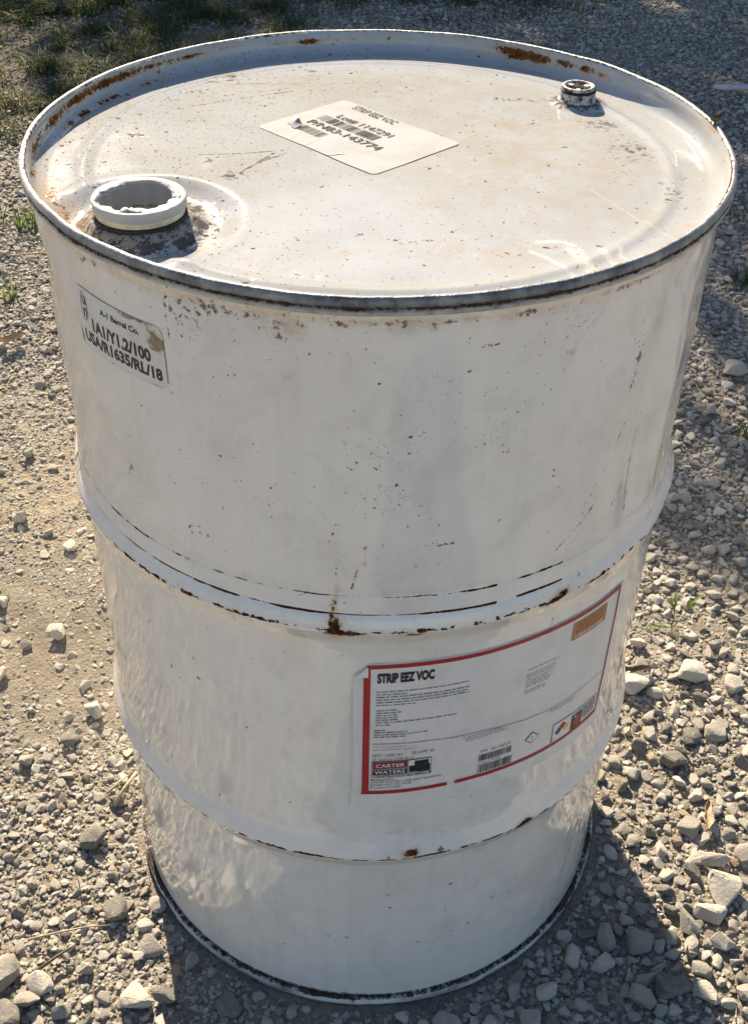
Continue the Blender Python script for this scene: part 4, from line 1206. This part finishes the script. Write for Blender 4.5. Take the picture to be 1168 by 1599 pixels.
for i, (x, y, r, nm) in enumerate(solo):
    k = int(rng.integers(NVAR))
    o = bpy.data.objects.new('stone', SM[k])
    C.collection.objects.link(o)
    zf = rng.uniform(.80, 1.05)
    key = i < len(KEY)
    if not key: r *= .80
    o.scale = (r * rng.uniform(.95, 1.12), r * rng.uniform(.9, 1.05), r * zf)
    if nm == 'J': o.scale = (r * 1.25, r * .62, r * .6)
    if nm == 'F': o.scale = (r, r * .92, r * .8)
    o.rotation_euler = (rng.normal(0, .22), rng.normal(0, .22), rng.uniform(0, 6.28) if nm != 'J' else -.15)
    hz_ = float(height(np.array(x), np.array(y)))
    lowest = min((o.rotation_euler.to_matrix() @ Vector((c.co[0] * o.scale[0], c.co[1] * o.scale[1], c.co[2] * o.scale[2]))).z for c in list(SM[k].vertices)[::3])
    o.location = (x, y, hz_ - lowest - r * (rng.uniform(.05, .16) if key else rng.uniform(.15, .38)))
    if nm in OWN:
        tag(o, OWN[nm], 'stone'); o.pass_index = TONE[nm]
    else:
        where, gp = zone(x, y)
        tn = TONES[int(rng.choice(len(TONES), p=[q[2] for q in TONES]))]
        o.pass_index = tn[1] + int(rng.integers(0, 3))
        sz_w = 'large' if r > .0145 else ('middling' if r > .0105 else 'small')
        tag(o, '%s %s stone in %s' % (sz_w, tn[0], where), 'stone', gp)
    solo_objs.append(o)

# the rest: one gravel layer of instanced stones
def gravel():
    n = len(rest)
    arr = np.array([(s[0], s[1], s[2]) for s in rest])
    zr = rng.uniform(.62, 1.0, n)
    bf = bare_field(arr[:, 0], arr[:, 1])
    z = height(arr[:, 0], arr[:, 1]) + arr[:, 2] * (rng.uniform(.0, .45, n) - .38 * bf)
    me = bpy.data.meshes.new('gravel')
    me.vertices.add(n)
    me.vertices.foreach_set('co', np.stack([arr[:, 0], arr[:, 1], z], -1).astype(np.float32).ravel())
    a = me.attributes.new('rot', 'FLOAT_VECTOR', 'POINT')
    a.data.foreach_set('vector', np.stack([rng.normal(0, .25, n), rng.normal(0, .25, n), rng.uniform(0, 6.28, n)], -1).astype(np.float32).ravel())
    a = me.attributes.new('scl', 'FLOAT_VECTOR', 'POINT')
    a.data.foreach_set('vector', (arr[:, 2:3] * .86 * rng.uniform(.82, 1.15, (n, 3)) * np.stack([np.ones(n), np.ones(n), zr], -1)).astype(np.float32).ravel())
    a = me.attributes.new('var', 'INT', 'POINT')
    a.data.foreach_set('value', rng.integers(0, 12, n).astype(np.int32))
    me.materials.append(M['stone'])
    o = bpy.data.objects.new('gravel', me)
    C.collection.objects.link(o)
    g = bpy.data.node_groups.new('gravel_scatter', 'GeometryNodeTree')
    g.interface.new_socket('Geometry', in_out='INPUT', socket_type='NodeSocketGeometry')
    g.interface.new_socket('Geometry', in_out='OUTPUT', socket_type='NodeSocketGeometry')
    gi = g.nodes.new('NodeGroupInput'); go = g.nodes.new('NodeGroupOutput')
    join = g.nodes.new('GeometryNodeGeometryToInstance')
    done = {}
    for so in solo_objs:
        if so.data.name in done: continue
        done[so.data.name] = 1
        if len(done) > 12: break
        oi = g.nodes.new('GeometryNodeObjectInfo'); oi.inputs['Object'].default_value = so; oi.transform_space = 'ORIGINAL'
        g.links.new(oi.outputs['Geometry'], join.inputs[0])
    iop = g.nodes.new('GeometryNodeInstanceOnPoints')
    g.links.new(gi.outputs[0], iop.inputs['Points']); g.links.new(join.outputs[0], iop.inputs['Instance'])
    iop.inputs['Pick Instance'].default_value = True
    for nm, dt, sk in (('var', 'INT', 'Instance Index'), ('rot', 'FLOAT_VECTOR', 'Rotation'), ('scl', 'FLOAT_VECTOR', 'Scale')):
        na = g.nodes.new('GeometryNodeInputNamedAttribute'); na.data_type = dt; na.inputs['Name'].default_value = nm
        if nm == 'rot':
            er = g.nodes.new('FunctionNodeEulerToRotation'); g.links.new(na.outputs['Attribute'], er.inputs[0]); g.links.new(er.outputs[0], iop.inputs[sk])
        else:
            g.links.new(na.outputs['Attribute'], iop.inputs[sk])
    g.links.new(iop.outputs[0], go.inputs[0])
    md = o.modifiers.new('scatter', 'NODES'); md.node_group = g
    tag(o, 'loose crushed limestone gravel covering the yard around the drum', 'gravel', kind='stuff')
gravel()

# ------------------------------------------------------------------ grass, weeds, litter
def blades(n, xs, ys, hs, ws, lean, seed, segs=4):
    """curved grass blades as tapering strips, with thickness from a folded midrib"""
    rg = np.random.default_rng(seed)
    az = rg.uniform(0, 2 * PI, n); ln = rg.uniform(.3, 1, n) * lean
    t = np.linspace(0, 1, segs + 1)
    bx_ = xs[:, None] + np.cos(az)[:, None] * hs[:, None] * ln[:, None] * t ** 1.8
    by_ = ys[:, None] + np.sin(az)[:, None] * hs[:, None] * ln[:, None] * t ** 1.8
    bz_ = height(xs, ys)[:, None] - .003 + hs[:, None] * (t - .35 * ln[:, None] * t ** 2)
    w = ws[:, None] * (1 - t) ** .7 * .5 + .0002
    px_, py_ = -np.sin(az)[:, None], np.cos(az)[:, None]
    Lf = np.stack([bx_ - px_ * w, by_ - py_ * w, bz_], -1)
    Mi = np.stack([bx_, by_, bz_ - w * .5], -1)
    Rt = np.stack([bx_ + px_ * w, by_ + py_ * w, bz_], -1)
    V = np.stack([Lf, Mi, Rt], 2).reshape(-1, 3)
    base = np.arange(n)[:, None, None] * (segs + 1) * 3
    k = np.arange(segs)[None, :, None] * 3
    q = np.array([[0, 1, 4, 3], [1, 2, 5, 4]])
    F = (base[..., None] + k[..., None] + q[None, None]).reshape(-1, 4)
    return V, F
n = 115000
xs = rng.uniform(-1.9, 1.1, n); ys = rng.uniform(2.05, 4.6, n)
gf = grass_field(xs, ys)
tuf = sm(fbm(xs * 9, ys * 9, 171), .42, .66)
keep = rng.random(n) < gf * (.12 + tuf) * 1.1
xs, ys = xs[keep], ys[keep]; n = len(xs)
V, F = blades(n, xs, ys, rng.uniform(.016, .085, n) * (.5 + .7 * tuf[keep]), rng.uniform(.0022, .0046, n), 1.5, 9)
tag(mesh_obj('grass', V, F, M['grass']), 'patchy dark green grass growing through the gravel behind the drum', 'grass', kind='stuff')

def tuft(x, y, n, h, w, lean, seed, label, cat='weed', mat='weed', spread=.012, segs=4):
    rg = np.random.default_rng(seed)
    xs = rg.normal(0, spread, n); ys = rg.normal(0, spread, n)
    V, F = blades(n, xs + x, ys + y, rg.uniform(.45, 1, n) * h, rg.uniform(.6, 1, n) * w, lean, seed, segs)
    V = V - np.array([x, y, 0])
    o = mesh_obj('grass_tuft' if cat != 'weed' else 'weed', V, F, M[mat])
    o.location = (x, y, 0)
    tag(o, label, cat)
    return o
tuft(-.862, 1.70, 46, .085, .006, 1.0, 31, 'bright green grass tuft against the left outline of the drum below the rim', 'grass tuft', spread=.028)
tuft(-.81, 1.325, 9, .085, .007, .7, 32, 'small upright green seedling in the gravel at the left edge', 'weed', spread=.007)
tuft(.866, 1.47, 40, .06, .006, 1.1, 33, 'dark green weed in the shaded gravel at the right edge', 'weed', 'grass', .022)
tuft(.70, .82, 30, .045, .005, 1.2, 34, 'brownish dry weed at the right edge where the shade ends', 'weed', 'grass', .018)
tuft(-1.14, 2.30, 60, .12, .006, 1.0, 35, 'long bladed grass tuft leaning in at the upper left edge', 'grass tuft', 'grass', .05)
tuft(.93, 1.84, 26, .04, .005, 1.1, 36, 'low green tuft beside the rim of the drum at right', 'grass tuft', 'grass', .03)

def weed_sprout(x, y):
    e = bpy.data.objects.new('sprouting_weed', None); C.collection.objects.link(e); e.location = (x, y, height(np.array(x), np.array(y)))
    tag(e, 'thin light green weed sprouting from sunlit gravel right of the drum', 'weed')
    def stem(pts, r0):
        pts = [Vector(p) for p in pts]; V = []; F = []
        for i, p in enumerate(pts):
            r = r0 * (1 - .6 * i / (len(pts) - 1))
            for k in range(6):
                a = k * PI / 3; V.append((p.x + r * math.cos(a), p.y + r * math.sin(a), p.z))
        for i in range(len(pts) - 1):
            for k in range(6):
                F.append((i * 6 + k, i * 6 + (k + 1) % 6, (i + 1) * 6 + (k + 1) % 6, (i + 1) * 6 + k))
        mesh_obj('stem', V, F, M['weed'], e)
    def leaf(p, d, ln, wd):
        p = Vector(p); d = Vector(d).normalized(); sd_ = d.cross(Vector((0, 0, 1))).normalized()
        V = []; F = []
        for i in range(6):
            t = i / 5; w = wd * math.sin(PI * min(1, .12 + t * .88)) 
            c = p + d * ln * t + Vector((0, 0, -.3 * ln * t * t))
            V += [c - sd_ * w + Vector((0, 0, .25 * w)), c, c + sd_ * w + Vector((0, 0, .25 * w))]
        for i in range(5):
            for k in (0, 1): F.append((i * 3 + k, i * 3 + k + 1, i * 3 + k + 4, i * 3 + k + 3))
        mesh_obj('leaf', V, F, M['weed'], e)
    stem([(0, 0, 0), (.003, .008, .016), (.004, .016, .032)], .0013)
    stem([(0, 0, 0), (.014, .008, .014), (.032, .022, .034)], .0012)
    stem([(0, 0, 0), (-.012, -.006, .010), (-.03, -.008, .016)], .0011)
    leaf((.004, .014, .028), (-.4, .6, .5), .030, .0035); leaf((.004, .016, .032), (.2, .9, .6), .034, .0030); leaf((-.018, -.008, .012), (-1, -.05, .25), .036, .0026)
    leaf((.026, .018, .028), (.3, .3, .4), .018, .0075); leaf((.03, .022, .034), (.9, .6, .6), .030, .0032); leaf((.0, -.002, .004), (.15, -.9, .1), .045, .0022); leaf((-.004, -.006, .006), (-.8, .5, .2), .028, .0026)
weed_sprout(.462, .318)

def tube(name, pts, r0, mat, label, cat, sides=7, r1=None):
    pts = [Vector(p) for p in pts]; V = []; F = []
    for i, p in enumerate(pts):
        a = pts[max(0, i - 1)]; b = pts[min(len(pts) - 1, i + 1)]
        d = (b - a).normalized(); u = d.orthogonal().normalized(); w = d.cross(u)
        r = r0 + ((r1 if r1 is not None else r0 * .6) - r0) * i / (len(pts) - 1)
        for k in range(sides):
            t = 2 * PI * k / sides
            V.append(p + u * r * math.cos(t) + w * r * math.sin(t))
    for i in range(len(pts) - 1):
        for k in range(sides):
            F.append((i * sides + k, i * sides + (k + 1) % sides, (i + 1) * sides + (k + 1) % sides, (i + 1) * sides + k))
    F.append(tuple(range(sides))[::-1]); F.append(tuple((len(pts) - 1) * sides + k for k in range(sides)))
    o = mesh_obj(name, V, F, mat)
    tag(o, label, cat)
    return o
def gz(x, y, h): return (x, y, float(height(np.array(x), np.array(y))) + h)
tube('straw_stalk', [gz(-.326, -.034, .012), gz(-.316, -.010, .017), gz(-.304, .014, .020)], .0026, M['straw'], 'thick dry straw stalk by the foot of the drum, upper of the pair', 'straw', r1=.0022)
tube('straw_stalk', [gz(-.338, -.014, .010), gz(-.326, .002, .014), gz(-.310, .017, .014)], .0017, M['straw'], 'thin dry straw stalk beside the thicker one by the drum', 'straw')
tube('twig', [gz(-.392, -.222, .010), gz(-.36, -.216, .014), gz(-.325, -.206, .012), gz(-.30, -.203, .010)], .0014, M['straw'], 'thin pale twig lying across the gravel at the lower left', 'twig')
tube('twig', [gz(-.372, -.262, .010), gz(-.352, -.245, .014), gz(-.338, -.232, .012)], .0022, M['twig'], 'short dark twig below the pale one at the lower left', 'twig')
tube('twig', [gz(-.318, -.115, .012), gz(-.306, -.130, .013), gz(-.300, -.150, .010)], .0010, M['straw'], 'fine curved stalk left of the drum shadow', 'twig')
tube('twig', [gz(-.365, -.13, .010), gz(-.348, -.146, .013), gz(-.340, -.168, .010)], .0009, M['straw'], 'fine stalk lying in the gravel further left of the drum foot', 'twig')
tube('twig', [gz(.238, -.165, .010), gz(.252, -.178, .013), gz(.275, -.186, .010)], .0022, M['twig'], 'dark twig in the drum shadow right of the drum foot', 'twig')
tube('twig', [gz(-.70, 1.48, .014), gz(-.78, 1.515, .018), gz(-.86, 1.50, .014)], .0030, M['straw'], 'pale stick lying in the gravel at the left edge under the rim', 'twig')

def crumpled(name, x, y, L, Wd, rot, hgt, mat, label, cat, seed, z=None, thick=.0006):
    nu_, nv_ = 15, 8
    U, V = np.meshgrid(np.linspace(-1, 1, nu_), np.linspace(-1, 1, nv_))
    w = Wd * np.maximum(.10, (1 - np.abs(U) ** 2.2)) * (.75 + .9 * (fbm(U * 4 + 3, V * 0, seed) - .35))
    X = U * L; Y = V * w + .25 * Wd * np.sin(U * 2.2)
    Z = hgt * (.3 + V * V * .9 + .6 * (fbm(U * 2.5, V * 2.5 + 4, seed + 1) - .4)) + hgt * .4 * U * U
    c, s = math.cos(rot), math.sin(rot)
    top = np.stack([X * c - Y * s, X * s + Y * c, Z], -1).reshape(-1, 3)
    bot = top.copy(); bot[:, 2] -= thick
    m = len(top); f = grid_faces(nu_, nv_)
    loop = list(range(nu_)) + [nu_ * k + nu_ - 1 for k in range(1, nv_)] + [nu_ * (nv_ - 1) + k for k in range(nu_ - 2, -1, -1)] + [nu_ * k for k in range(nv_ - 2, 0, -1)]
    fr = [(p, p + m, q + m, q) for p, q in zip(loop, loop[1:] + loop[:1])]
    o = mesh_obj(name, np.vstack([top, bot]), np.vstack([f, f[:, ::-1] + m, np.array(fr)]), mat)
    o.location = (x, y, (float(height(np.array(x), np.array(y))) + .012) if z is None else z)
    tag(o, label, cat)
    return o
crumpled('dry_leaf', .437, -.042, .024, .007, 1.25, .004, M['dryleaf'], 'curled tan dry leaf among sunlit stones at the right', 'leaf', 301)
crumpled('dry_leaf', -1.115, 2.53, .030, .012, -.5, .012, M['straw'], 'pale yellow dry leaf on the gravel at the upper left edge', 'leaf', 302)
crumpled('dry_leaf', -.752, 1.118, .026, .012, .6, .010, M['dryleaf'], 'folded tan leaf in the gravel at the left edge', 'leaf', 303)
crumpled('dry_leaf', .378, .212, .030, .007, .1, .006, M['twig'], 'brown strip of dry leaf tucked beside the drum outline at right', 'leaf', 306)
crumpled('plastic_scrap', 1.14, 2.765, .075, .020, .02, .016, M['flake'], 'torn white plastic scrap on the dark gravel at the upper right', 'scrap', 304, thick=.001)
crumpled('leaf_scrap', .2905, .037, .007, .004, .4, .005, M['twig'], 'tiny dry leaf scrap caught on the right of the drum rim', 'scrap', 305, z=.8815)
crumpled('dry_leaf', -.535, 2.82, .030, .016, .2, .016, M['straw'], 'pale dry leaf beside the grass near the back rim of the drum', 'leaf', 307)

# ------------------------------------------------------------------ trees beyond the yard (their shade reaches the ground behind the drum)
def tree(x, y, hgt, crown_r, crown_h, seed, label):
    rg = np.random.default_rng(seed)
    e = bpy.data.objects.new('leafy_tree', None); C.collection.objects.link(e); e.location = (x, y, 0)
    tag(e, label, 'tree', 'trees beyond the yard')
    V = []; F = []
    def limb(p0, p1, r0, r1, nseg=5, sides=9):
        b = len(V); p0 = Vector(p0); p1 = Vector(p1)
        d = (p1 - p0).normalized(); u = d.orthogonal().normalized(); w = d.cross(u)
        for i in range(nseg + 1):
            t = i / nseg; c = p0.lerp(p1, t) + Vector((rg.normal(0, .02), rg.normal(0, .02), 0)) * (0 if i in (0,) else 1)
            r = r0 + (r1 - r0) * t
            for k in range(sides):
                a = 2 * PI * k / sides; V.append(tuple(c + u * r * math.cos(a) + w * r * math.sin(a)))
        for i in range(nseg):
            for k in range(sides):
                F.append((b + i * sides + k, b + i * sides + (k + 1) % sides, b + (i + 1) * sides + (k + 1) % sides, b + (i + 1) * sides + k))
    zc = hgt - crown_h * .5
    limb((0, 0, -.1), (.1, .05, zc), .17, .09)
    tips = []
    for k in range(16):
        a = rg.uniform(0, 2 * PI); el = rg.uniform(-.35, .9)
        s = np.array([math.cos(a) * crown_r * .75, math.sin(a) * crown_r * .75, el * crown_h * .42])
        z0 = rg.uniform(.25, .9) * zc
        limb((.1 * z0 / zc, .05 * z0 / zc, z0), (s[0], s[1], zc + s[2]), .06, .015, 4, 6)
        tips.append(s + np.array([0, 0, zc]))
    mesh_obj('trunk', V, F, M['bark'], e)
    n = 8200
    cl = np.array([rg.normal(size=3) for k in range(70)])
    cl = cl / np.linalg.norm(cl, axis=1)[:, None] * rg.uniform(.35, .95, 70)[:, None]
    idx = rg.integers(0, 70, n)
    P_ = cl[idx] + rg.normal(0, .16, (n, 3))
    P_ = P_ / np.maximum(1.0, np.linalg.norm(P_, axis=1))[:, None]
    P_ = P_ * np.array([crown_r, crown_r, crown_h * .5]) + np.array([0, 0, zc])
    P_[:, 2] = np.maximum(P_[:, 2], .15)
    nr = rg.normal(size=(n, 3)); nr /= np.linalg.norm(nr, axis=1)[:, None]
    t1 = np.cross(nr, rg.normal(size=(n, 3))); t1 /= np.linalg.norm(t1, axis=1)[:, None]
    t2 = np.cross(nr, t1)
    sz_ = rg.uniform(.05, .11, n)[:, None]
    v = np.stack([P_ - t1 * sz_ * 1.2, P_ - t2 * sz_ * .55 + nr * sz_ * .15, P_ + t1 * sz_ * 1.2, P_ + t2 * sz_ * .55 + nr * sz_ * .15], 1).reshape(-1, 3)
    mesh_obj('crown', v, np.arange(4 * n).reshape(-1, 4), M['leaf'], e, smooth=False)
TREES = [(-4.9, 11.0, 5.3, 1.9, 5.1, 1), (-1.55, 10.4, 6.15, 1.9, 5.9, 2), (.9, 10.6, 6.2, 1.9, 5.9, 3), (3.3, 11.0, 6.2, 2.0, 5.9, 4), (-7.6, 11.6, 4.8, 2.0, 4.6, 5)]
for (x, y, hgt, cr_, ch_, sd) in TREES:
    tree(x, y, hgt, cr_, ch_, 600 + sd, 'bushy green tree standing beyond the yard and shading the ground behind the drum')
